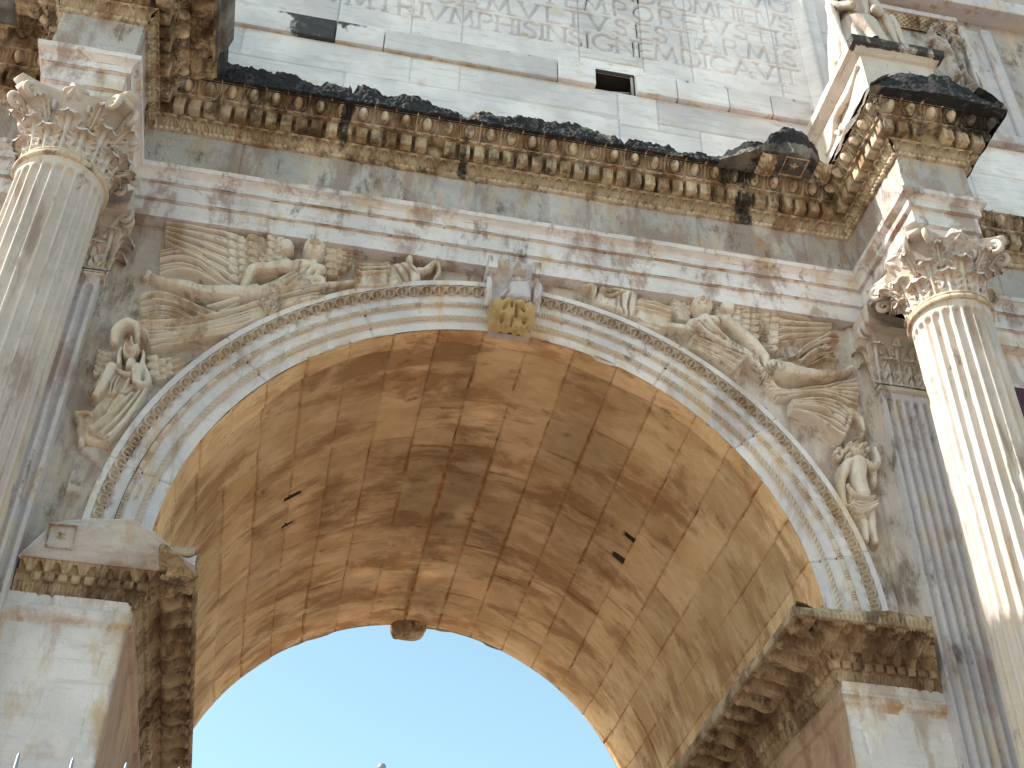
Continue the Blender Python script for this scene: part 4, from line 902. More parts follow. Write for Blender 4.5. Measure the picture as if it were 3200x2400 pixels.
# ------------------------------------------------------------------ pilasters
def pilaster(sx):
    x0, x1 = (4.30, 5.10) if sx > 0 else (-5.10, -4.30); wd = x1-x0; n = 7
    X = np.linspace(x0, x1, 260)[:, None]; Z = np.r_[np.linspace(-8.1, -2, 40), np.linspace(-1.95, 3.06, 420)][None]
    u = (X-x0)/wd; ph = ((u-.03)/(.94/n)) % 1; inr = (u > .03) & (u < .97)
    q = np.abs(ph-.5)/.36; top = 2.93; zz_ = np.maximum(Z-top, 0)/(.36*.94/n*wd)
    d = .045*np.sqrt(np.clip(1-q**2-zz_**2, 0, 1))*inr
    fill = .0
    H = -d+.008*(fbm(X*9, Z*3, seed=6)-.5)-.01*np.exp(-(np.abs(((Z+.9) % 2.6)-1.3)/.01)**2)
    mb = MB(); mb.grid(np.stack([X+0*Z, -.15-H, Z+0*X], -1), rust=(.33*(d > .02)*(fbm(X*9, Z*.7, seed=8) > .42) if sx > 0 else .1*(d > .02))-.05, tint=.5, flip=True)
    for xs in (x0, x1): mb.grid(np.stack([xs+0*Z+0*np.zeros((2, 1)), np.array([[-.15], [.1]])+0*Z, Z+np.zeros((2, 1))], -1), flip=(xs == x1))
    p = part(mb, 'pilaster', M_marble, label='fluted %s pilaster behind the column' % ('right' if sx > 0 else 'left'))
    m2 = MB(); prism(m2, x0, x1, -.15, .05, [(0, 3.06), (.03, 3.075), (.04, 3.10), (.03, 3.13), (.0, 3.14), (.0, 3.17)]); part(m2, 'astragal', M_column, p)
    return p
# ------------------------------------------------------------------ acanthus leaves and capitals
def leaf_sheet(mb, base, ang_or_dir, H_, W_, rad, curl=.10, lean=.0, tint=.5, nu=15, nv=34, tilt=None, thick=.014, seed=0):
    """base (x,y,z) centre of bell; rad(z) bell radius; leaf grows up the bell and curls outward"""
    v = np.linspace(0, 1, nv); L = H_*1.14; s_ = v*L
    rr = np.zeros(nv); zz = np.zeros(nv)
    hz = H_*.86; k0 = hz/L
    for i, vi in enumerate(v):
        if vi <= k0: zz[i] = vi*L; rr[i] = .015+.03*(vi/k0)**2+lean*(vi/k0)
        else:
            a = (vi-k0)/(1-k0)*3.3; zz[i] = hz+curl*.55*math.sin(a); rr[i] = .045+lean+curl*.62*(1-math.cos(a))
    u = np.linspace(-1, 1, nu)
    wv = W_/2*(np.interp(v, [0, .3, .6, .78, .9, 1], [.80, .86, 1.0, .98, .84, .45]))*(1+.17*np.cos(v*2*np.pi*3.6+1)*(v < .8))
    Ug, Vg = np.meshgrid(u, v, indexing='ij')
    off = Ug*wv[None]; rz = rad(zz)[None]; 
    groove = .034*(np.exp(-((np.abs(Ug)-.30)/.10)**2)+.8*np.exp(-((np.abs(Ug)-.62)/.10)**2))*(Vg > .08)*(Vg < .93)-.016*np.exp(-(Ug/.15)**2)
    serr = .030*np.abs(Ug)**1.5*np.cos(Vg*2*np.pi*3.6+1)*(Vg < .72)
    cup = .03*Ug**2*np.interp(Vg, [0, .5, .9, 1], [0, .4, 1, .5])
    R_ = rz+rr[None]-groove+serr-cup*.4
    a0 = ang_or_dir
    if tilt is None:   # round bell
        an = a0+off/np.maximum(rz+.02, .1)
        F = np.stack([base[0]+R_*np.cos(an), base[1]+R_*np.sin(an), base[2]+zz[None]+0*Ug-.02*np.abs(Ug)*(Vg > .8)], -1)
        B = np.stack([base[0]+(R_-thick)*np.cos(an), base[1]+(R_-thick)*np.sin(an), base[2]+zz[None]+0*Ug], -1)
    else:              # flat bell (pilaster): tilt=(origin x, outward dir)
        ox, dx, dy = tilt; n_ = np.array([dx, dy]); t_ = np.array([-dy, dx])
        F = np.stack([base[0]+t_[0]*(ox+off)+n_[0]*R_, base[1]+t_[1]*(ox+off)+n_[1]*R_, base[2]+zz[None]+0*Ug], -1)
        B = F-thick*np.array([n_[0], n_[1], 0])
    mb.grid(np.concatenate([F, B[::-1]]), wu=True, tint=tint, flip=False)
def volute(mb, p0, dirv, h, reach, r, turns=1.3, th=.035):
    """spiral ribbon starting at p0 rising h, reaching outwards and curling under"""
    d = np.array([dirv[0], dirv[1], 0.]); t = np.linspace(0, 1, 16); P = [np.array(p0)+d*reach*(tt**1.6)*.8+Z3*h*tt**.8 for tt in t]
    c = P[-1]-Z3*r*.9+d*r*.1
    for a in np.linspace(.3, turns*2*np.pi, 30):
        rr = r*(1-.78*a/(turns*2*np.pi)); P.append(c+d*rr*math.sin(a)+Z3*rr*math.cos(a))
    P = np.array(P); mb.tube(P, np.r_[np.linspace(th*.6, th, 16), np.linspace(th, th*.55, len(P)-16)], 8)
def abacus(mb, cx, cy, zb, half, hh, cut=.10, y_clip=None, n=26):
    """concave-sided abacus with cut corners"""
    out = []; c = half-cut*.35
    cs_ = [(-1, -1), (1, -1), (1, 1), (-1, 1)]; pts = []
    for i in range(4):
        a = np.array(cs_[i])*c; b = np.array(cs_[(i+1) % 4])*c; d = (b-a)/np.linalg.norm(b-a); nn_ = np.array([d[1], -d[0]])
        a2 = a+d*cut*.6+nn_*cut*.35; b2 = b-d*cut*.6+nn_*cut*.35
        for t in np.linspace(0, 1, n): pts.append(a2+(b2-a2)*t-nn_*.26*half*4*t*(1-t)*1.0)
    pts = np.array(pts); lev = [(0, .86), (.0, .90), (.35, .95), (.38, .90), (.55, .92), (.8, 1.0), (1, 1.0)]
    S = np.array([[[cx+p[0]*k, cy+p[1]*k, zb+hh*l] for l, k in lev] for p in pts])
    mb.grid(S, wu=True); 
    for l, k in ((0, .86), (1, 1.)):
        ring_ = np.array([[cx+p[0]*k, cy+p[1]*k, zb+hh*l] for p in pts]); ctr = np.broadcast_to(np.array([cx, cy, zb+hh*l]), ring_.shape)
        mb.grid(np.stack([ring_, ctr], 1), wu=True, flip=(l == 0))
def rosette(mb, c, n_, r, seed=0):
    n_ = np.array(n_, float); n_ /= np.linalg.norm(n_); t = np.cross(Z3, n_); t /= np.linalg.norm(t); b = np.cross(n_, t)
    u = np.linspace(0, 2*np.pi, 50, endpoint=False)[:, None]; v = np.linspace(0, 1, 18)[None]
    pet = 1+.12*np.cos(6*u); rr = r*np.sin(v*np.pi/2*1.25)*pet; hh = r*(.75*np.cos(v*np.pi/2*1.2))+.10*r*np.cos(6*u)*np.sin(v*3.1)+.15*r*np.exp(-(v/.2)**2)+.06*r*(fbm(u*3, v*6, seed=seed)-.5)
    mb.grid(np.array(c)+(rr*np.cos(u))[..., None]*t+(rr*np.sin(u))[..., None]*b+hh[..., None]*n_, wu=True)
def column(sx):
    cx, cy, R_ = 4.68*sx, -1.18, .418
    n = 24; A = np.linspace(0, 2*np.pi, n*12, endpoint=False)[:, None]; Z = np.r_[np.linspace(-6.0, -2.6, 30), np.linspace(-2.5, 3.22, 420)][None]
    ph = (A*n/(2*np.pi)) % 1; wf = .39; q = np.abs(ph-.5)/wf; fw = 2*np.pi*R_/n*wf; top = 3.07; zz_ = np.maximum(Z-top, 0)/fw
    ent = R_*(1.0+.10*np.clip(1-((Z+6)/9.2), 0, 1)**1.2)*np.where(Z > 3.16, 1+.05*sstep(3.16, 3.22, Z), 1)
    d = .047*np.sqrt(np.clip(1-q**2-zz_**2, 0, 1))
    chips = .02*sstep(.70, .80, fbm(A*8, Z*2.2, seed=6+sx, o=4))*(q > .8)
    r = ent-d-chips+.006*(fbm(A*6, Z*4, seed=5)-.5)
    mb = MB(); mb.grid(np.stack([cx+r*np.cos(A), cy+r*np.sin(A), Z+0*A], -1), wu=True, rust=.02+.25*sstep(3.0, 3.1, Z)+0*A, tint=.5, flip=False)
    col = part(mb, 'column', M_column, label='fluted marble column at the %s with Corinthian capital' % ('right' if sx > 0 else 'left'))
    m2 = MB(); tor = np.array([(.455, 3.20), (.475, 3.20), (.50, 3.215), (.505, 3.24), (.495, 3.265), (.475, 3.275), (.47, 3.285), (.485, 3.295), (.482, 3.315), (.455, 3.325)]); tor[:, 0] -= .04
    A2 = np.linspace(0, 2*np.pi, 96, endpoint=False)[:, None]
    m2.grid(np.stack([cx+tor[:, 0][None]*np.cos(A2), cy+tor[:, 0][None]*np.sin(A2), tor[:, 1][None]+0*A2], -1), wu=True, rust=.28, tint=.55); part(m2, 'astragal', M_orn, col)
    # base + pedestal (below the frame)
    m3 = MB(); m3.box(cx-.62, cx+.62, -1.18-.62, -.1, -8.1, -6.3); bt = np.array([(.50, -5.98), (.56, -6.02), (.58, -6.08), (.54, -6.12), (.60, -6.16), (.64, -6.24), (.60, -6.3)])[::-1]
    m3.grid(np.stack([cx+bt[:, 0][None]*np.cos(A2), cy+bt[:, 0][None]*np.sin(A2), bt[:, 1][None]+0*A2], -1), wu=True); part(m3, 'column_pedestal', M_column, col)
    # capital
    zb = 3.32; Hc = .68
    bell = lambda z: .395+.03*np.clip(z/Hc, 0, 1)+.14*np.clip(z/Hc, 0, 1)**4
    mc_ = MB(); zs = np.linspace(0, Hc, 24); rr = bell(zs); mc_.grid(np.stack([cx+rr[None]*np.cos(A2), cy+rr[None]*np.sin(A2), zb+zs[None]+0*A2], -1), wu=True, tint=.45)
    cap = part(mc_, 'capital', M_column, col)
    ml = MB()
    for i in range(8): leaf_sheet(ml, (cx, cy, zb), math.pi/8+i*math.pi/4, .28, .25, bell, .065, tint=.5+.1*random.random())
    for i in range(8): leaf_sheet(ml, (cx, cy, zb), i*math.pi/4, .47, .23, bell, .07, lean=.01, tint=.5+.1*random.random())
    for i in range(4):
        for dd in (-.30, .30): leaf_sheet(ml, (cx, cy, zb+.36), math.pi/4+i*math.pi/2+dd, .20, .11, lambda z: bell(z+.36)+.02, .07, lean=.05)
    if True: part(ml, 'acanthus_leaves', M_column, col)
    for i in range(4):
        a = math.pi/4+i*math.pi/2
        for dd in (-.10, .10):
            mv = MB(); p0 = (cx+.44*math.cos(a+dd*3), cy+.44*math.sin(a+dd*3), zb+.36); volute(mv, p0, (math.cos(a-dd*.5), math.sin(a-dd*.5)), .33, .30, .085); part(mv, 'volute', M_column, col)
        for s_ in (-1, 1):
            a3 = a+s_*.62; mv = MB(); volute(mv, (cx+.43*math.cos(a+s_*.35), cy+.43*math.sin(a+s_*.35), zb+.38), (math.cos(a3+s_*.3), math.sin(a3+s_*.3)), .20, .10, .05, th=.022); part(mv, 'volute', M_column, col)
    ma = MB(); abacus(ma, cx, cy, zb+Hc, .61, .115)
    part(ma, 'abacus', M_column, col)
    for (dx, dy) in ((0, -1), (1, 0), (-1, 0)):
        mr_ = MB(); rosette(mr_, (cx+dx*.50, cy+dy*.50, zb+Hc+.05), (dx, dy, 0), .115, 3)
        part(mr_, 'rosette', M_column, col)
    return col
def pil_cap(sx, par):
    x0, x1 = (4.30, 5.10) if sx > 0 else (-5.10, -4.30); cx = (x0+x1)/2; zb = 3.16
    mc_ = MB(); prism(mc_, x0, x1, -.15, .05, [(0, zb), (.02, zb+.4), (.10, zb+.72)]); cap = part(mc_, 'capital', M_column, par)
    ml = MB(); f = lambda z: 0*z+.0
    for i, ox in enumerate((-.26, 0, .26)): leaf_sheet(ml, (cx, -.15, zb), 0, .34, .25, f, .075, tilt=(-ox, 0, -1))
    for i, ox in enumerate((-.39, -.13, .13, .39)): leaf_sheet(ml, (cx, -.15, zb), 0, .56, .21, f, .08, lean=.03, tilt=(-ox, 0, -1))
    for e, d in ((x0, -1), (x1, 1)): 
        leaf_sheet(ml, (e, -.02, zb), 0, .34, .22, f, .11, tilt=(0, d, 0)); leaf_sheet(ml, (e, -.08, zb), 0, .56, .2, f, .12, lean=.03, tilt=(0, d, 0))
    part(ml, 'acanthus_leaves', M_column, par)
    for e in (-1, 1):
        for dd in (0, .35): mv = MB(); volute(mv, (cx+e*.33, -.2, zb+.42), (e*.8, -.5+dd), .32, .28, .08); part(mv, 'volute', M_column, par)
        mv = MB(); volute(mv, (cx+e*.18, -.2, zb+.42), (-e*.5, -.5), .22, .12, .05, th=.02); part(mv, 'volute', M_column, par)
    ma = MB(); uu_ = np.linspace(-1, 1, 30)[:, None]; pr = np.array([(0, zb+.72), (.06, zb+.73), (.10, zb+.80), (.08, zb+.81), (.12, zb+.90), (.12, zb+.93)])
    o_ = .10*np.abs(uu_)**2*1.6; ma.grid(np.stack([cx+uu_*(.50+.5*pr[:, 0][None]*.8), -.15-.06-o_-pr[:, 0][None], pr[:, 1][None]+0*uu_], -1), flip=True)
    for e in (0, -1):
        k = uu_[e, 0]; xx_ = cx+k*(.50+.4*pr[:, 0]); yy_ = -.21-.16-pr[:, 0]; ma.grid(np.stack([np.stack([xx_, yy_, pr[:, 1]], -1), np.stack([xx_*1+0*xx_, 0*yy_+.05, pr[:, 1]], -1)]), flip=(e == 0))
    ma.grid(np.array([[[cx-.5, .05, zb+.72], [cx-.5, -.37, zb+.72]], [[cx+.5, .05, zb+.72], [cx+.5, -.37, zb+.72]]]))
    part(ma, 'abacus', M_column, par)
for sx in (-1, 1):
    column(sx); p_ = pilaster(sx); pil_cap(sx, p_)
# ================================================================== carved reliefs (real height modelled over the wall)
class Rel:
    def __init__(s, x0, x1, z0, z1, res=.0068):
        s.X = np.arange(x0, x1, res); s.Z = np.arange(z0, z1, res); s.H = np.zeros((len(s.X), len(s.Z))); s.res = res
    def win(s, x0, x1, z0, z1):
        i0, i1 = np.searchsorted(s.X, [x0, x1]); j0, j1 = np.searchsorted(s.Z, [z0, z1]); return slice(max(i0, 0), i1), slice(max(j0, 0), j1)
    def tube(s, pts, rad, base=0., flat=1., op='max'):
        n = max(8, len(pts)*9); c = curve2(np.asarray(pts, float), n); t0 = np.linspace(0, 1, len(rad)) if np.ndim(rad) else None
        R = np.interp(np.linspace(0, 1, n), t0, rad) if t0 is not None else np.full(n, rad); B = np.interp(np.linspace(0, 1, n), np.linspace(0, 1, len(base)), base) if np.ndim(base) else np.full(n, base)
        for i in range(n-1):
            p, q = c[i], c[i+1]; m = max(R[i], R[i+1]); a, b = s.win(min(p[0], q[0])-m, max(p[0], q[0])+m, min(p[1], q[1])-m, max(p[1], q[1])+m)
            gx = s.X[a][:, None]; gz = s.Z[b][None]
            if gx.size == 0 or gz.size == 0: continue
            d = q-p; t = np.clip(((gx-p[0])*d[0]+(gz-p[1])*d[1])/(d@d+1e-12), 0, 1); dd = np.hypot(gx-p[0]-t*d[0], gz-p[1]-t*d[1]); r = R[i]+(R[i+1]-R[i])*t
            q_ = 1-(dd/r)**2; h = np.where(q_ > 0, B[i]+(B[i+1]-B[i])*t+flat*r*np.sqrt(np.clip(q_, 0, 1)), 0)
            if op == 'max': s.H[a, b] = np.maximum(s.H[a, b], h)
            else: s.H[a, b] += np.where(q_ > 0, h, 0)*0
        return s
    def groove(s, pts, w=.012, dep=.02):
        n = max(8, len(pts)*8); c = curve2(np.asarray(pts, float), n); a, b = s.win(c[:, 0].min()-3*w, c[:, 0].max()+3*w, c[:, 1].min()-3*w, c[:, 1].max()+3*w)
        gx = s.X[a][:, None]; gz = s.Z[b][None]; D = np.full((gx.shape[0], gz.shape[1]), 9.)
        for i in range(n-1):
            p, q = c[i], c[i+1]; d = q-p; t = np.clip(((gx-p[0])*d[0]+(gz-p[1])*d[1])/(d@d+1e-12), 0, 1); D = np.minimum(D, np.hypot(gx-p[0]-t*d[0], gz-p[1]-t*d[1]))
        s.H[a, b] = np.where(s.H[a, b] > .01, np.maximum(s.H[a, b]-dep*np.exp(-(D/w)**2), .008), s.H[a, b])
    def ell(s, c, rx, rz, ang=0, h=.08, base=0., pw=.5, op='max'):
        m = max(rx, rz); a, b = s.win(c[0]-m, c[0]+m, c[1]-m, c[1]+m); gx = s.X[a][:, None]-c[0]; gz = s.Z[b][None]-c[1]
        u = (gx*math.cos(ang)+gz*math.sin(ang))/rx; v = (-gx*math.sin(ang)+gz*math.cos(ang))/rz; q = 1-u*u-v*v
        hh = np.where(q > 0, base+h*np.clip(q, 0, 1)**pw, 0)
        if op == 'max': s.H[a, b] = np.maximum(s.H[a, b], hh)
        elif op == 'add': s.H[a, b] += np.where(q > 0, h*np.clip(q, 0, 1)**pw, 0)
        elif op == 'over': s.H[a, b] = np.where(q > 0, hh, s.H[a, b])
        return s
    def poly(s, pts, h, edge=.06, smooth=True):
        pts = np.asarray(pts, float)
        if smooth: pts = curve2(np.vstack([pts, pts[:1]]), len(pts)*5)
        a, b = s.win(pts[:, 0].min(), pts[:, 0].max(), pts[:, 1].min(), pts[:, 1].max()); gx = s.X[a][:, None]+0*s.Z[b][None]; gz = s.Z[b][None]+0*gx
        ins = np.zeros(gx.shape, bool); D = np.full(gx.shape, 9.); n = len(pts)
        for i in range(n):
            p = pts[i]; q = pts[(i+1) % n]; d = q-p
            if abs(d[1]) > 1e-9: ins ^= ((p[1] > gz) != (q[1] > gz)) & (gx < d[0]*(gz-p[1])/d[1]+p[0])
            t = np.clip(((gx-p[0])*d[0]+(gz-p[1])*d[1])/(d@d+1e-12), 0, 1); D = np.minimum(D, np.hypot(gx-p[0]-t*d[0], gz-p[1]-t*d[1]))
        k = np.clip(D/edge, 0, 1); hh = np.where(ins, h*np.sqrt(1-(1-k)**2)+.004, 0); s.H[a, b] = np.maximum(s.H[a, b], hh); return s
    def folds(s, A, B, n, r, base=0., jit=.15, seed=1):
        """n tubes blending from curve A to curve B"""
        A = curve2(np.asarray(A, float), 10); B = curve2(np.asarray(B, float), 10); rj = random.Random(seed)
        for i in range(n):
            t = (i+.5)/n+rj.uniform(-jit, jit)/n; s.tube(A*(1-t)+B*t, [r*.45, r*rj.uniform(.62, .98), r*rj.uniform(.75, 1.05)], max(.004, base*.7+rj.uniform(-.02, .02)), 2.4)
    def plate(s, c, rx, rz, ang, h, base):
        m = max(rx, rz); a, b = s.win(c[0]-m, c[0]+m, c[1]-m, c[1]+m); gx = s.X[a][:, None]-c[0]; gz = s.Z[b][None]-c[1]
        u = (gx*math.cos(ang)+gz*math.sin(ang))/rx; v = (-gx*math.sin(ang)+gz*math.cos(ang))/rz; q = 1-np.abs(u)**2-np.abs(v)**2
        hh = base+h*(.1+.9*(u+1)/2)*np.clip(q, 0, 1)**.25-.007*np.exp(-(v/.10)**2)
        s.H[a, b] = np.where(q > 0, hh, s.H[a, b])
    def head(s, c, rx, rz, ang=0, base=.10, hair=True, seed=0, look=0):
        s.ell(c, rx*1.05, rz*1.05, ang, rx*1.25, base, .5)
        ca, sa = math.cos(ang), math.sin(ang); f = lambda u, v: (c[0]+(u+look*.12)*rx*ca-v*rz*sa, c[1]+(u+look*.12)*rx*sa+v*rz*ca)
        if hair:
            for k in range(11):
                a = math.pi*(-.12+1.24*k/10); s.ell(f(.92*math.cos(a)-look*.12, .22+.80*math.sin(a)), rx*.30, rz*.24, a, rx*.30, base+rx*.42, .5)
            s.ell(f(-.2, 1.0), rx*.26, rz*.16, 0, rx*.25, base+rx*.5); s.ell(f(.2, 1.0), rx*.26, rz*.16, 0, rx*.25, base+rx*.5)
        s.ell(f(0, .04), rx*.13, rz*.28, ang, rx*.40, 0, .7, 'add'); s.ell(f(0, -.18), rx*.20, rz*.12, ang, rx*.30, 0, .7, 'add')
        for e in (-.36, .36):
            s.ell(f(e, .10), rx*.27, rz*.14, ang, -rx*.42, 0, .9, 'add'); s.ell(f(e, .10), rx*.16, rz*.08, ang, rx*.28, 0, .7, 'add'); s.ell(f(e, .30), rx*.32, rz*.08, ang, rx*.20, 0, .7, 'add')
        s.ell(f(0, -.44), rx*.28, rz*.05, ang, -rx*.30, 0, .8, 'add'); s.ell(f(0, -.52), rx*.24, rz*.06, ang, rx*.20, 0, .8, 'add'); s.ell(f(0, -.78), rx*.28, rz*.16, ang, rx*.10, 0, .8, 'add')
    def hand(s, c, dirv, L, base):
        d = np.array(dirv, float); d /= np.linalg.norm(d); n = np.array([-d[1], d[0]]); c = np.array(c)
        s.ell(c, L*.42, L*.36, math.atan2(d[1], d[0]), L*.3, base)
        for k, ln in zip((-1.5, -.5, .5, 1.5), (.46, .56, .58, .48)):
            p = c+n*k*L*.17; s.tube([p+d*L*.1, p+d*L*(.1+ln*.6)+0*n, p+d*L*(.15+ln)], [L*.10, L*.09, L*.07], [base+L*.18, base+L*.20, base+.0])
        s.tube([c-n*L*.3, c-n*L*.5+d*L*.35], [L*.11, L*.08], base+L*.1)
    def feathers_long(s, top, bot, n, h=.05, base=.02):
        top = curve2(np.asarray(top, float), 12); bot = curve2(np.asarray(bot, float), 12)
        for i in range(n):
            t0, t1 = i/n, (i+1)/n; a = top*(1-t0)+bot*t0; b = top*(1-t1)+bot*t1
            s.poly(np.vstack([a, b[::-1]]), base+h*(1-.35*(i % 2)), .022, False)
    def scales(s, rows, r, base=.04, h=.03):
        """rows: list of (p0,p1,n,dirangle) back rows first, each overlapping the former"""
        for k, (p0, p1, n, an) in enumerate(rows):
            for i in range(n):
                t = (i+.5*(k % 2))/max(1, n-1) if n > 1 else .5; c = (p0[0]+(p1[0]-p0[0])*t, p0[1]+(p1[1]-p0[1])*t); s.plate(c, r*1.25, r*.80, an, h*1.5, base+.004*k)
    def build(s, name, mat, parent, y=.03, rough_=.006, seed=0, rust=0., **kw):
        H = s.H; nb = np.maximum.reduce([H[:-1, :-1], H[1:, :-1], H[:-1, 1:], H[1:, 1:]]); keep = nb > .006
        gx = s.X[:, None]+0*H; gz = s.Z[None]+0*H
        # soften
        for _ in range(1):
            Hs = H.copy(); Hs[1:-1, 1:-1] = (4*H[1:-1, 1:-1]+H[:-2, 1:-1]+H[2:, 1:-1]+H[1:-1, :-2]+H[1:-1, 2:])/8; H = np.where(H > 0, Hs, H)
        def bl(A, r):
            for ax in (0, 1):
                c = np.cumsum(np.concatenate([np.repeat(A.take([0], ax), r+1, ax), A, np.repeat(A.take([-1], ax), r, ax)], ax), ax); n = A.shape[ax]
                A = (c.take(np.arange(2*r+1, 2*r+1+n), ax)-c.take(np.arange(0, n), ax))/(2*r+1)
            return A
        M_ = (H > .004); Hp = H.copy(); d_ = Hp-bl(Hp, 5)/np.maximum(bl(M_.astype(float), 5), .3); H = np.where(M_, np.maximum(H+1.5*np.clip(d_, -.05, .03), .006), H)
        H = H+(H > .02)*rough_*(fbm(gx*14, gz*14, seed=seed)-.5)*2
        mb = MB(); mb.grid(np.stack([gx, y-H*1.22+.004*(H <= 0), gz], -1), keep=keep, flip=True, rust=rust, tint=.5, crust=-.15)
        return part(mb, name, mat, parent, **kw) if parent is not arch else part(mb, name, mat, **kw)
YR = -.10
L = crop(350, 600, YR); Rr = crop(1700, 750, YR)
def one(f, p): return f([p])[0]
def gnd(poly_px, f, name='relief_ground'): pass
U = K/FPX*13.7                                        # metres per crop unit, roughly
# ---------------- left winged Victory with trophy
b0 = L([(0, 100), (2150, 1100)])
def newrel(): return Rel(-4.35, -.55, 1.7, 4.25)
B = newrel()
mpx = abs(one(L, (1100, 500))[0]-one(L, (1000, 500))[0])/100.
B.tube(L([(1255, 500), (1170, 560), (1020, 610), (900, 640)]), [58*mpx, 72*mpx, 66*mpx, 60*mpx], [.07, .08, .06, .05])
B.tube(L([(1100, 490), (1200, 475), (1310, 500)]), [58*mpx, 52*mpx, 46*mpx], .09)
B.tube(L([(1090, 485), (980, 500), (880, 510), (840, 580), (815, 650)]), [52*mpx, 46*mpx, 44*mpx, 34*mpx, 24*mpx], [.12, .12, .12, .13, .14])
B.tube(L([(1300, 500), (1240, 585), (1330, 590), (1420, 590)]), [34*mpx, 30*mpx, 26*mpx, 20*mpx], .10)
B.tube(L([(900, 640), (740, 640), (560, 620), (470, 590), (330, 550), (230, 490)]), [64*mpx, 62*mpx, 52*mpx, 46*mpx, 34*mpx, 20*mpx], [.08, .08, .07, .07, .06, .04])
B.tube(L([(230, 490), (205, 520), (195, 480)]), [24*mpx, 18*mpx, 12*mpx], .05)
B.tube(L([(1265, 440), (1262, 500)]), [34*mpx, 44*mpx], .08)
B.head(one(L, (1268, 378)), 62*mpx, 80*mpx, -.05, .09, seed=2)
B.hand(one(L, (815, 655)), np.array(one(L, (835, 720)))-np.array(one(L, (815, 655))), 70*mpx, .13)
for q in ([(1180, 470), (1150, 540), (1060, 590)], [(1230, 500), (1180, 560), (1090, 610)], [(1140, 460), (1120, 520), (1040, 560)], [(1270, 520), (1220, 570), (1130, 620)]): B.groove(L(q), .014, .022)
VL = B.build('victory_relief', M_relief, arch, label='left flying winged Victory holding a trophy', seed=3)
Wg = newrel()
Wg.feathers_long(L([(332, 178), (560, 205), (830, 250)]), L([(325, 300), (560, 430), (800, 560)]), 9, .05, .03)
rows = []
for k in range(6):
    x = 775+k*62; rows.append((one(L, (x, 268+k*4)), one(L, (x+10-(k > 3)*30, 530-k*27)), 6-k//2, math.radians(190)))
Wg.scales(rows, 46*mpx, .05, .045)
Wg.ell(one(L, (1090, 345)), 62*mpx, 60*mpx, 0, .07, .09)
Wg.build('wing', M_relief, VL, seed=5, rust=.12)
Wg = newrel()
rows = [(one(L, (1370+k*36, 330+k*10)), one(L, (1380+k*30, 470-k*14)), 4, math.radians(-20)) for k in range(4)][::-1]
Wg.poly(L([(1335, 315), (1420, 315), (1490, 350), (1505, 400), (1480, 450), (1420, 495), (1365, 490)]), .06, .03); Wg.scales(rows, 40*mpx, .045, .03)
Wg.build('wing', M_relief, VL, seed=6, rust=.1)
Dr = newrel()
Dr.folds(L([(305, 320), (430, 312), (570, 370), (680, 490), (785, 600)]), L([(300, 500), (400, 480), (520, 500), (640, 560), (780, 615)]), 7, 17*mpx, .035, seed=2)
Dr.folds(L([(165, 625), (260, 600), (400, 635), (560, 715), (710, 775)]), L([(180, 670), (290, 645), (420, 680), (560, 750), (690, 800)]), 3, 17*mpx, .04, seed=4)
Dr.folds(L([(175, 700), (300, 682), (440, 725), (530, 790), (600, 855)]), L([(185, 790), (290, 775), (420, 800), (520, 850), (600, 880)]), 6, 16*mpx, .035, seed=6)
Dr.poly(L([(960, 685), (1000, 780), (860, 850), (640, 930), (480, 930), (260, 985), (160, 830), (400, 815), (640, 800), (760, 740)]), .075, .08)
Dr.folds(L([(950, 690), (740, 760), (430, 830), (165, 835)]), L([(990, 785), (800, 870), (520, 930), (250, 985)]), 9, 15*mpx, .12, seed=8)
Dr.folds(L([(1330, 575), (1180, 600), (1040, 640), (940, 690)]), L([(1335, 680), (1230, 700), (1090, 740), (1000, 785)]), 6, 18*mpx, .12, seed=10)
Dr.folds(L([(800, 660), (740, 690), (660, 730)]), L([(960, 680), (860, 720), (700, 770)]), 4, 13*mpx, .05, seed=12)
Dr.tube(L([(15, 925), (25, 865), (90, 825), (160, 850), (165, 930)]), [28*mpx, 34*mpx, 36*mpx, 30*mpx, 20*mpx], [.05, .08, .09, .08, .04])
for q in ([(900, 760), (600, 850), (330, 900)], [(860, 810), (620, 880), (380, 930)], [(930, 720), (700, 800)]): Dr.groove(L(q), .010, .02)
Dr.build('drapery', M_relief, VL, seed=8, rust=.22)
Tr = newrel()
Tr.tube(L([(600, 712), (700, 695), (820, 670), (940, 625), (1100, 580), (1300, 555), (1340, 590), (1530, 560)]), [18*mpx, 24*mpx, 27*mpx, 28*mpx, 30*mpx, 32*mpx, 30*mpx, 26*mpx], [.06, .09, .12, .12, .12, .10, .08, .07])
Tr.poly(L([(1522, 455), (1730, 452), (1735, 610), (1555, 628), (1535, 540)]), .11, .08)
for k in range(7): Tr.tube(L([(1530, 470+k*24), (1640, 468+k*23), (1740, 462+k*23)]), [11*mpx, 12*mpx, 10*mpx], .09+.02*math.sin(k*1.2), 1.5)
Tr.poly(L([(1735, 455), (1850, 440), (1930, 480), (1950, 560), (1860, 600), (1735, 605)]), .13, .08)
for q in ([(1760, 470), (1800, 520), (1840, 590)], [(1800, 455), (1860, 520), (1870, 590)], [(1850, 450), (1890, 500), (1940, 540)]): Tr.groove(L(q), .012, .025)
Tr.tube(L([(1872, 440), (1872, 400), (1880, 380)]), [26*mpx, 30*mpx, 26*mpx], .07)
Tr.tube(L([(1900, 490), (1975, 490), (2020, 440), (2050, 440), (2055, 500), (2000, 575)]), [20*mpx, 26*mpx, 20*mpx, 18*mpx, 22*mpx, 12*mpx], [.08, .10, .08, .07, .06, .04])
Tr.build('trophy', M_relief, VL, seed=9, rust=.05)
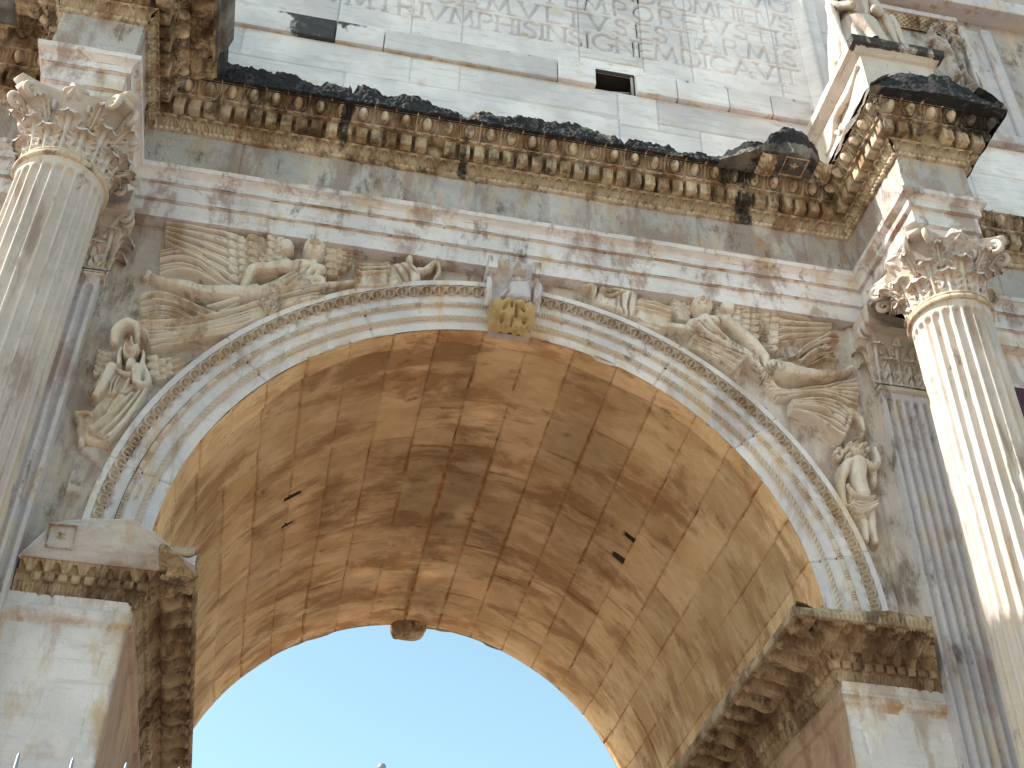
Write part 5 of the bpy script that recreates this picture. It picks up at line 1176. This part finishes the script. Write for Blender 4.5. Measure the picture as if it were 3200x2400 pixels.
# ---------------- right winged Victory
def newrel(): return Rel(.75, 4.35, 1.5, 4.25)
B = newrel()
B.tube(Rr([(1010, 520), (1060, 610), (1150, 680), (1290, 740), (1400, 790)]), [60*mpx, 72*mpx, 68*mpx, 60*mpx, 58*mpx], [.09, .09, .08, .06, .06])
B.tube(Rr([(930, 540), (1030, 525), (1140, 540)]), [46*mpx, 52*mpx, 52*mpx], .10)
B.tube(Rr([(1130, 540), (1200, 590), (1290, 660), (1370, 750), (1400, 840)]), [56*mpx, 50*mpx, 44*mpx, 38*mpx, 24*mpx], [.12, .12, .13, .13, .14])
B.tube(Rr([(940, 560), (1080, 660), (1180, 710), (1250, 745)]), [34*mpx, 34*mpx, 36*mpx, 28*mpx], .14)
B.tube(Rr([(1420, 810), (1560, 840), (1680, 850), (1790, 850), (1880, 825), (1935, 795)]), [70*mpx, 68*mpx, 52*mpx, 44*mpx, 30*mpx, 26*mpx], [.08, .09, .08, .08, .07, .06])
B.hand(one(Rr, (1925, 795)), np.array(one(Rr, (1985, 770)))-np.array(one(Rr, (1925, 795))), 62*mpx, .06)
B.tube(Rr([(995, 480), (1000, 540)]), [34*mpx, 46*mpx], .08)
B.head(one(Rr, (992, 430)), 62*mpx, 74*mpx, .04, .09, seed=4, look=.4)
B.hand(one(Rr, (1405, 845)), np.array(one(Rr, (1425, 900)))-np.array(one(Rr, (1405, 845))), 74*mpx, .13)
B.tube(Rr([(1930, 1080), (1985, 1120), (2010, 1190)]), [34*mpx, 30*mpx, 24*mpx], .07); B.tube(Rr([(2010, 1190), (2000, 1230), (1960, 1235)]), [24*mpx, 18*mpx, 12*mpx], .06)
for q in ([(960, 540), (1010, 600), (1090, 640)], [(1040, 530), (1080, 590), (1150, 640)], [(1090, 530), (1130, 600), (1180, 640)], [(1000, 540), (1050, 610), (1120, 660)]): B.groove(Rr(q), .014, .024)
VR = B.build('victory_relief', M_relief, arch, label='right flying winged Victory holding a trophy', seed=13)
Wg = newrel()
Wg.feathers_long(Rr([(1420, 430), (1600, 470), (1820, 492)]), Rr([(1430, 650), (1600, 620), (1815, 590)]), 8, .05, .03)
rows = [(one(Rr, (1440-k*62, 440-k*9)), one(Rr, (1430-k*60, 665-k*36)), 6-k//2, math.radians(-14)) for k in range(6)]
Wg.scales(rows, 46*mpx, .05, .04); Wg.ell(one(Rr, (1150, 430)), 52*mpx, 52*mpx, 0, .06, .10)
Wg.build('wing', M_relief, VR, seed=15)
Wg = newrel()
Wg.poly(Rr([(822, 352), (895, 345), (945, 370), (910, 430), (900, 495), (850, 465), (815, 405)]), .07, .03)
Wg.scales([(one(Rr, (915-k*34, 365)), one(Rr, (900-k*20, 470-k*10)), 4, math.radians(190)) for k in range(3)], 36*mpx, .05, .03)
Wg.build('wing', M_relief, VR, seed=16, rust=.2)
Dr = newrel()
Dr.folds(Rr([(1425, 745), (1550, 730), (1640, 650), (1740, 595)]), Rr([(1600, 800), (1700, 770), (1790, 740), (1850, 770)]), 7, 17*mpx, .045, seed=22)
Dr.folds(Rr([(1740, 600), (1790, 590), (1840, 600)]), Rr([(1720, 640), (1790, 650), (1845, 650)]), 2, 24*mpx, .05, seed=24)
Dr.folds(Rr([(1380, 880), (1560, 925), (1760, 905), (1960, 860)]), Rr([(1480, 990), (1650, 960), (1800, 975), (1965, 1060)]), 9, 17*mpx, .05, seed=26)
Dr.poly(Rr([(1560, 1000), (1700, 995), (1860, 1030), (1930, 1110), (1880, 1260), (1800, 1230), (1700, 1150), (1570, 1080)]), .08, .08)
Dr.folds(Rr([(1560, 1005), (1700, 1000), (1850, 1040), (1930, 1110)]), Rr([(1560, 1075), (1690, 1140), (1800, 1220), (1870, 1262)]), 8, 16*mpx, .13, seed=28)
Dr.poly(Rr([(930, 600), (1100, 640), (1270, 745), (1180, 845), (1060, 770), (930, 690)]), .09, .08)
Dr.folds(Rr([(940, 600), (1060, 650), (1180, 700), (1270, 745)]), Rr([(910, 680), (1020, 745), (1120, 800), (1180, 842)]), 8, 15*mpx, .14, seed=30)
for q in ([(1420, 910), (1650, 940), (1900, 900)], [(1600, 1040), (1750, 1090), (1880, 1200)], [(1900, 1120), (1880, 1180), (1930, 1200)]): Dr.groove(Rr(q), .012, .03)
Dr.build('drapery', M_relief, VR, seed=18, rust=.08)
Tr = newrel()
Tr.tube(Rr([(770, 530), (940, 575), (1060, 650), (1250, 735), (1350, 810), (1480, 920)]), [40*mpx, 36*mpx, 34*mpx, 34*mpx, 30*mpx, 18*mpx], [.05, .08, .09, .11, .10, .04])
Tr.poly(Rr([(590, 375), (805, 430), (770, 575), (560, 510)]), .11, .08)
for k in range(6): Tr.tube(Rr([(590-k*5, 385+k*22), (700-k*7, 410+k*24), (800-k*7, 440+k*24)]), [11*mpx, 12*mpx, 10*mpx], .09+.02*math.sin(k*1.3), 1.5)
Tr.poly(Rr([(345, 290), (480, 310), (595, 350), (560, 505), (420, 450), (310, 405)]), .14, .08)
for q in ([(340, 320), (400, 350), (470, 330)], [(350, 350), (420, 380), (500, 340)], [(480, 340), (480, 420), (500, 470)], [(540, 350), (525, 420), (530, 490)]): Tr.groove(Rr(q), .012, .028)
Tr.tube(Rr([(380, 290), (410, 275), (450, 285)]), [26*mpx, 30*mpx, 22*mpx], .06)
Tr.tube(Rr([(320, 390), (315, 300), (265, 285), (235, 255)]), [16*mpx, 20*mpx, 26*mpx, 18*mpx], [.06, .08, .08, .05]); Tr.tube(Rr([(265, 260), (330, 262)]), [18*mpx, 14*mpx], .06)
Tr.build('trophy', M_relief, VR, seed=19)
# ---------------- season figures in the corners
S4 = crop(0, 800, YR)
def newrel(): return Rel(-4.3, -2.6, .3, 2.2)
B = newrel()
B.poly(S4([(700, 690), (900, 680), (950, 790), (900, 950), (800, 1080), (690, 1170), (540, 1160), (470, 1040), (600, 900), (640, 780)]), .09, .10)
B.tube(S4([(700, 700), (650, 800), (600, 870)]), [40*mpx, 38*mpx, 30*mpx], .07); B.tube(S4([(890, 700), (925, 780), (880, 830)]), [34*mpx, 30*mpx, 26*mpx], .09)
B.tube(S4([(860, 720), (860, 800), (900, 830)]), [34*mpx, 30*mpx, 26*mpx], .12)
B.tube(S4([(760, 900), (700, 1000), (640, 1130)]), [50*mpx, 44*mpx, 30*mpx], .05)
B.tube(S4([(828, 640), (825, 700)]), [26*mpx, 34*mpx], .10); B.head(one(S4, (828, 600)), 52*mpx, 62*mpx, 0, .11, hair=False)
SL = B.build('season_relief', M_relief, arch, label='small hooded winged figure carved in the left corner', seed=23)
D = newrel()
D.tube(S4([(750, 690), (752, 610), (790, 555), (835, 545), (885, 565), (900, 620), (890, 680)]), [18*mpx, 15*mpx, 13*mpx, 13*mpx, 13*mpx, 15*mpx, 18*mpx], .10)
D.folds(S4([(735, 735), (695, 800), (680, 880)]), S4([(885, 740), (870, 800), (800, 870)]), 7, 12*mpx, .12, seed=3); D.folds(S4([(740, 690), (790, 730), (860, 725)]), S4([(730, 720), (800, 775), (890, 750)]), 3, 12*mpx, .13, seed=33)
D.folds(S4([(820, 880), (700, 990), (560, 1110)]), S4([(930, 840), (820, 1020), (690, 1165)]), 8, 14*mpx, .13, seed=5)
D.folds(S4([(560, 840), (600, 780), (640, 730)]), S4([(640, 880), (670, 820), (690, 760)]), 4, 14*mpx, .1, seed=7)
D.tube(S4([(500, 985), (520, 1050), (510, 1150)]), [30*mpx, 26*mpx, 22*mpx], .04); D.tube(S4([(480, 985), (560, 985), (580, 1010)]), [14*mpx, 18*mpx, 14*mpx], .08)
D.build('drapery', M_relief, SL, seed=24, rust=.1)
D = newrel()
D.poly(S4([(920, 620), (1100, 590), (1250, 570), (1225, 650), (1130, 740), (960, 730)]), .05, .03)
D.feathers_long(S4([(1020, 600), (1140, 590), (1250, 570)]), S4([(1040, 740), (1140, 700), (1230, 640)]), 6, .045, .03)
D.scales([(one(S4, (1040-k*45, 620)), one(S4, (1050-k*45, 720)), 3, math.radians(-10)) for k in range(3)], 34*mpx, .05, .03)
D.build('wing', M_relief, SL, seed=25)
D = newrel()
D.scales([(one(S4, (690-k*22, 560)), one(S4, (640-k*12, 690)), 5, math.radians(230)) for k in range(3)][::-1], 32*mpx, .03, .03)
D.build('wing', M_relief, SL, seed=26)
S6 = crop(2100, 800, YR)
def newrel(): return Rel(3.3, 4.35, -.1, 2.3)
B = newrel()
B.tube(S6([(1165, 1310), (1170, 1420), (1190, 1500)]), [66*mpx, 60*mpx, 62*mpx], .08)
B.tube(S6([(1110, 1310), (1170, 1300), (1240, 1330)]), [40*mpx, 44*mpx, 36*mpx], .10)
B.tube(S6([(1100, 1310), (1065, 1430), (1080, 1560), (1120, 1580)]), [34*mpx, 30*mpx, 28*mpx, 22*mpx], .10)
B.tube(S6([(1250, 1340), (1290, 1300), (1270, 1220)]), [30*mpx, 28*mpx, 22*mpx], .10); B.tube(S6([(1270, 1330), (1275, 1420)]), [30*mpx, 26*mpx], .07)
B.tube(S6([(1180, 1600), (1215, 1680), (1225, 1780)]), [42*mpx, 34*mpx, 26*mpx], .06); B.tube(S6([(1250, 1600), (1265, 1700), (1290, 1790)]), [42*mpx, 34*mpx, 26*mpx], .06)
B.tube(S6([(1160, 1270), (1165, 1320)]), [24*mpx, 30*mpx], .08)
B.head(one(S6, (1158, 1235)), 44*mpx, 52*mpx, 0, .09, seed=8)
for a in range(9): B.ell(one(S6, (1158+62*math.cos(a*.8), 1225+48*math.sin(a*.8))), 24*mpx, 20*mpx, a, .05, .09)
SR = B.build('season_relief', M_relief, arch, label='small curly haired standing youth carved in the right corner', seed=27)
D = newrel()
D.folds(S6([(1080, 1450), (1130, 1520), (1250, 1540)]), S6([(1120, 1640), (1200, 1660), (1280, 1600)]), 8, 14*mpx, .16, seed=9)
D.tube(S6([(1100, 1450), (1060, 1500), (1090, 1580), (1130, 1580), (1130, 1500)]), [14*mpx, 16*mpx, 16*mpx, 14*mpx, 12*mpx], .09)
D.build('drapery', M_relief, SR, seed=28)
D = newrel()
for k in range(9): D.ell(one(S6, (1062+18*math.cos(k*2.4), 1225+30*math.sin(k*2.4))), 17*mpx, 17*mpx, 0, .04, .04)
D.tube(S6([(1240, 1200), (1240, 1500)]), [14*mpx, 12*mpx], .04); D.build('wreath', M_relief, SR, seed=29)
# ---------------- attic relief panel, upper right
S3 = lambda pts: [PX(2500+p[0]*700/2212, p[1]*700/2212, -.02) for p in pts]
q = 700/1100.
frame = MB(); xa, xb, za, zb_ = 5.2, 7.05, 8.36, 11.1
frame.box(5.1, 12.8, .02, .14, 8.2, 12.9)
M_figs = stone('grey_figure_marble', A=(.50, .46, .43), B=(.42, .39, .38), patch=(.30, .24, .20), patch_amt=.4, grime=.35, grimec=(.13, .10, .08))
pn = part(frame, 'relief_panel', M_figs, label='carved panel of standing figures at the upper right')
fr = MB()
for (x0, x1, z0, z1, y0) in ((5.1, 12.8, 8.2, 8.40, -.10), (7.05, 7.20, 8.40, 11.05, -.08), (7.20, 7.45, 8.4, 11.05, -.03), (7.45, 7.62, 8.4, 11.05, -.08)):
    slab(fr, x0, x1, z0, z1, y0, .05, .03, 3, None, .5)
slab(fr, 5.1, 7.05, 11.02, 11.14, -.14, .05, .03, 4, None, .55); slab(fr, 5.1, 12.8, 11.3, 11.6, -.3, .05, .04, 4, None, .6)
part(fr, 'panel_frame', M_marble, pn)
fr = MB(); seg_sweep(fr, (5.1, -.02), (7.03, -.02), 0, 0, lin([(.0, 10.78), (.10, 11.0)], 20), lambda s, v: -.03*((np.sin(s*70) > 0) ^ (np.sin(v*20) > 0))*(v > .1)*(v < .95), .010); part(fr, 'dentil_strip', M_orn, pn)
mp3 = mpx*q/1.0*1.05
def newrel(): return Rel(5.15, 7.1, 8.38, 10.95, .010)
G = newrel()
for a, b in (((1180, 190), (1340, 200)), ((1390, 230), (1545, 240)), ((1600, 290), (1755, 300))):
    G = newrel(); m_1 = ((a[0]+b[0])/2, max(a[1], b[1])+75); G.tube(S3([a, m_1, b]), [12*mp3, 24*mp3, 12*mp3], .02); G.build('garland', M_figs, pn, y=.02, rust=-.1)
figs = [((1300, 330), 50, 60, [(1330, 450), (1450, 560), (1540, 760)], 90, 1), ((1460, 330), 42, 50, [(1500, 430), (1560, 560), (1600, 740)], 70, -1), ((1700, 455), 44, 56, [(1730, 600), (1760, 760), (1800, 900)], 95, -1),
        ((1790, 860), 40, 48, [(1800, 1000), (1850, 1150), (1900, 1330)], 80, 1), ((2080, 915), 38, 46, [(2070, 1040), (2110, 1180), (2160, 1380)], 75, -1), ((1560, 700), 34, 42, [(1580, 800), (1600, 1000), (1640, 1250)], 66, 1), ((1960, 900), 34, 40, [(1950, 980), (1980, 1150), (2010, 1360)], 60, 1), ((1640, 1150), 34, 42, [(1650, 1230), (1680, 1320), (1700, 1400)], 60, -1)]
for i, (hc, rx, rz, bod, wd, lk) in enumerate(figs):
    G = newrel(); pts = S3(bod)
    G.tube(pts, [wd*.62*mp3, wd*.70*mp3, wd*.66*mp3], .05); G.tube([S3([hc])[0], pts[0]], [rx*.55*mp3, wd*.5*mp3], .06)
    c0 = np.array(pts[0]); G.tube([c0+np.array([-.10, .0]), c0+np.array([.02, .07]), c0+np.array([.12, -.02])], [wd*.3*mp3, wd*.32*mp3, wd*.3*mp3], .09)
    G.tube([c0+np.array([.12, -.02]), c0+np.array([.14, -.2]), c0+np.array([.0, -.26])], [wd*.24*mp3, wd*.2*mp3, wd*.16*mp3], .11)
    G.head(S3([hc])[0], rx*mp3, rz*mp3, .1*lk, .08, seed=i, look=lk*.6)
    fg = G.build('carved_figure', M_figs, pn, y=.02, seed=40+i, rust=-.1)
    D = newrel(); a = np.array(pts); off = np.array([wd*.5*mp3, 0])
    D.folds([a[0]-off*.6, a[1]-off*.9, a[2]-off], [a[0]+off*.8, a[1]+off, a[2]+off*.9], 7, 11*mp3, .09, seed=i+50)
    D.folds([a[0]-off, a[0]+off*.2+(a[1]-a[0])*.6, a[1]+off], [a[0]-off+(a[1]-a[0])*.5, a[1], a[1]+off+(a[2]-a[1])*.3], 3, 13*mp3, .11, seed=i+60)
    D.build('robe', M_figs, pn, y=.02, seed=60+i, rust=-.1)
# keystone bust: draped headless figure
def kb():
    c5 = crop(1500-0, 800, -.25); f = lambda pts: [PX(1500+p[0]*250/2183, 800+p[1]*250/2183, -.3) for p in pts]
    G = Rel(-.40, .40, 3.3, 4.1, .006); w_ = 250/2183/K*mpx
    G.poly(f([(760, 720), (900, 660), (1250, 660), (1400, 730), (1420, 1240), (740, 1180), (740, 900)]), .12, .10)
    G.tube(f([(1060, 380), (1050, 560), (1060, 700)]), [180*w_, 170*w_, 190*w_], .03)
    G.ell(f([(1030, 300)])[0], 120*w_, 90*w_, 0, .10, .03)
    for k in range(6): G.tube(f([(880+k*6, 800+k*62), (1080, 900+k*60), (1340, 780+k*75)]), [22*w_, 30*w_, 22*w_], .10, 1.2)
    for k in range(9): G.tube(f([(900+k*40, 560), (890+k*44, 690)]), 18*w_, .09); G.tube(f([(800+k*60, 1120), (790+k*62, 1240)]), 22*w_, .08)
    G.tube(f([(880, 540), (1060, 520), (1230, 540)]), 24*w_, .12)
    G.tube(f([(740, 940), (580, 1050), (420, 1120)]), [100*w_, 70*w_, 20*w_], [.05, .04, .0])
    G.poly(f([(1450, 770), (1600, 780), (1720, 900), (1700, 1100), (1560, 1280), (1440, 1250)]), .11, .03)
    G.tube(f([(1520, 760), (1530, 1250)]), 26*w_, .10)
    G.build('draped_bust', M_marble, keystone, y=-.20, seed=33, rust=-.1)
kb()
# ================================================================== bound barbarian statue on the right pedestal
def skin_body(name, joints, links, rad, mat, parent=None, root=0, sub=2, **props):
    me = bpy.data.meshes.new(name); me.from_pydata([tuple(j) for j in joints], links, []); o = bpy.data.objects.new(name, me); C.objects.link(o)
    m = o.modifiers.new('skin', 'SKIN'); m.use_smooth_shade = True
    for i, r in enumerate(rad):
        sv = me.skin_vertices[0].data[i]; sv.radius = r if isinstance(r, tuple) else (r, r); sv.use_root = (i == root)
    s_ = o.modifiers.new('sub', 'SUBSURF'); s_.levels = sub; s_.render_levels = sub
    bpy.context.view_layer.update()
    dg = bpy.context.evaluated_depsgraph_get(); ev = o.evaluated_get(dg); m2 = bpy.data.meshes.new_from_object(ev); bpy.data.objects.remove(o)
    m2.name = name; A = m2.attributes.new('wear', 'FLOAT_VECTOR', 'POINT'); n = len(m2.vertices); co = np.zeros(n*3, np.float32); m2.vertices.foreach_get('co', co)
    A.data.foreach_set('vector', np.tile(np.array([0., .22, .45], np.float32), n)); Bf = m2.attributes.new('flow', 'FLOAT_VECTOR', 'POINT'); Bf.data.foreach_set('vector', co)
    m2.materials.clear(); m2.materials.append(mat); m2.polygons.foreach_set('use_smooth', np.full(len(m2.polygons), True))
    o = bpy.data.objects.new(name, m2); C.objects.link(o)
    if parent: o.parent = parent
    for k_, v_ in props.items(): o[k_] = v_
    return o
sx0, sy0, sz0 = 4.72, -.95, 7.72
J = [(0, 0, 1.25), (0, 0, 1.55), (0, 0, 1.85), (0, 0, 2.1), (0, 0, 2.22), (0, -.02, 2.42), (-.16, 0, 1.12), (-.22, -.04, .62), (-.25, -.02, .12), (-.27, -.16, .05), (.16, 0, 1.12), (.20, -.04, .62), (.22, -.02, .12), (.24, -.16, .05),
     (-.30, 0, 2.0), (-.36, -.02, 1.65), (-.12, -.24, 1.45), (.30, 0, 2.0), (.36, -.02, 1.65), (.12, -.26, 1.45)]
J = [(sx0+a, sy0+b, sz0+c) for a, b, c in J]
LK = [(0, 1), (1, 2), (2, 3), (3, 4), (4, 5), (0, 6), (6, 7), (7, 8), (8, 9), (0, 10), (10, 11), (11, 12), (12, 13), (3, 14), (14, 15), (15, 16), (3, 17), (17, 18), (18, 19)]
RD = [(.24, .18), (.21, .16), (.24, .18), (.16, .12), .07, (.13, .14), .16, .12, .085, .06, .16, .12, .085, .06, .11, .085, .06, .11, .085, .06]
st = skin_body('barbarian_statue', J, LK, RD, M_column, label='standing marble barbarian statue with long cloak on the right pedestal, only its legs in view', category='statue')
mb = MB()   # heavy fringed cloak hanging behind and beside the legs, in deep folds
uu, vv = np.meshgrid(np.linspace(0, 1, 150), np.linspace(0, 1, 90), indexing='ij')
an = np.pi*(-.12)+uu*np.pi*1.24; fold = .05*np.sin(uu*52+2*np.sin(vv*3))*(1.1-vv)+.03*np.sin(uu*23+vv*4)
rx = .52-.20*vv+fold; ry = .42-.16*vv+fold
mb.grid(np.stack([sx0+rx*np.cos(an), sy0+.02+ry*np.sin(an), sz0+.03+2.05*vv+.04*np.sin(uu*30)*(1-vv)], -1), crust=.42*(fbm(uu*9, vv*3, seed=4) > .48)+.1, tint=.42)
mb.grid(np.stack([sx0+(rx-.05)*np.cos(an), sy0+.02+(ry-.05)*np.sin(an), sz0+.03+2.05*vv], -1), crust=.3, flip=True)
mb.build('cloak', M_column, st)
mb = MB()   # tunic skirt
an = uu*2*np.pi; fold = .03*np.sin(uu*60+vv*3)*(1-vv)
mb.grid(np.stack([sx0+(.36-.08*vv+fold)*np.cos(an), sy0+(.26-.05*vv+fold)*np.sin(an), sz0+.72+.62*vv+.03*np.sin(uu*25)*(1-vv)], -1), crust=.1, tint=.55); mb.build('tunic', M_column, st)
mb = MB()   # ankle ties of the trousers and shoes
for s_ in (-1, 1):
    for zq in (.16, .60): mb = MB(); t = np.linspace(0, 2*np.pi, 24); mb.tube(np.stack([sx0+s_*(.235 if zq < .3 else .21)+.11*np.cos(t), sy0-.03+.11*np.sin(t), sz0+zq+0*t], -1), .022, 8); mb.build('leg_band', M_column, st)
mb = MB(); zf = np.linspace(0, 1, 30)   # marble prop between the legs and cloak tails in front
mb.tube(np.stack([sx0+.02+.03*np.sin(zf*5), sy0-.1+0*zf, sz0+.9*zf], -1), .07+.03*np.sin(zf*8), 10, crust=.35)
mb.build('cloak_tail', M_column, st)
for dx in (-.42, .40, .5): mb = MB(); mb.tube(np.stack([sx0+dx+.03*np.sin(zf*4), sy0-.18+.1*zf, sz0-.02+1.6*zf], -1), .06*(1-.3*zf)+.02*np.sin(zf*9), 10, crust=.25); mb.build('cloak_tail', M_column, st)
mb = MB(); hd = np.array(J[5]); lump(mb, hd[0], hd[2]+.05, hd[1]-.12, hd[1]+.14, .32, .26, 8); mb.build('hair', M_column, st)
# ================================================================== iron fence in front, seen only by its tips
fence = empty('iron_fence', 'grey iron fence whose spear tips poke up at the bottom left edge', 'fence', (-2.1, -7, -8.1))
def fpart(mb, name, **kw): o = mb.build(name, M_iron, fence, **kw); o.matrix_parent_inverse = Matrix.Translation((2.1, 7, 8.1)); return o
fx = [PX(px, py, -7) for px, py in ((62, 2345), (231, 2358), (400, 2372), (562, 2390))]
dxf = (fx[3][0]-fx[0][0])/3
for i in range(-6, 12):
    x = fx[0][0]+dxf*i; zt = fx[0][1]-.005
    if i > 3 and x > -1.62: pass
    zt = zt if i <= 3 else zt-.10
    if abs(x+1.62) < .06: continue
    m_ = MB(); m_.tube([(x, -7, -8.0), (x, -7, zt-.22)], .011, 10)
    zz_ = np.array([zt-.23, zt-.20, zt-.16, zt-.12, zt-.06, zt-.01, zt]); m_.tube(np.stack([x+0*zz_, -7+0*zz_, zz_], -1), np.array([.009, .012, .011, .009, .0065, .004, .0012]), 12)
    fpart(m_, 'spear_bar')
for zq in (-7.8, -5.4):
    m_ = MB(); m_.box(fx[0][0]-1.4, fx[0][0]+2.2, -7.012, -6.988, zq, zq+.045); fpart(m_, 'rail', smooth=False)
pp = PX(1193, 2392, -7)
m_ = MB(); m_.tube([(pp[0], -7, -8.1), (pp[0], -7, pp[1]-.016)], .009, 14); fpart(m_, 'post')
m_ = MB(); m_.tube(np.stack([np.full(9, pp[0]), np.full(9, -7.), pp[1]-.006+.0125*np.linspace(-1, 1, 9)], -1), .0125*np.sqrt(np.clip(1-np.linspace(-1, 1, 9)**2, 0.0001, 1)), 18); fpart(m_, 'ball_finial', label='small pale ball on the fence post')
# pilaster strips between the attic figures
for px_ in (1380, 1590, 1780):
    a = S3([(px_, 230), (px_+330, 1330)]); G = newrel(); G.poly([(a[0][0]-.05, a[0][1]), (a[0][0]+.05, a[0][1]), (a[0][0]+.05, 8.4), (a[0][0]-.05, 8.4)], .03, .01, False); G.build('background_pier', M_figs, pn, y=.02, rust=-.1)
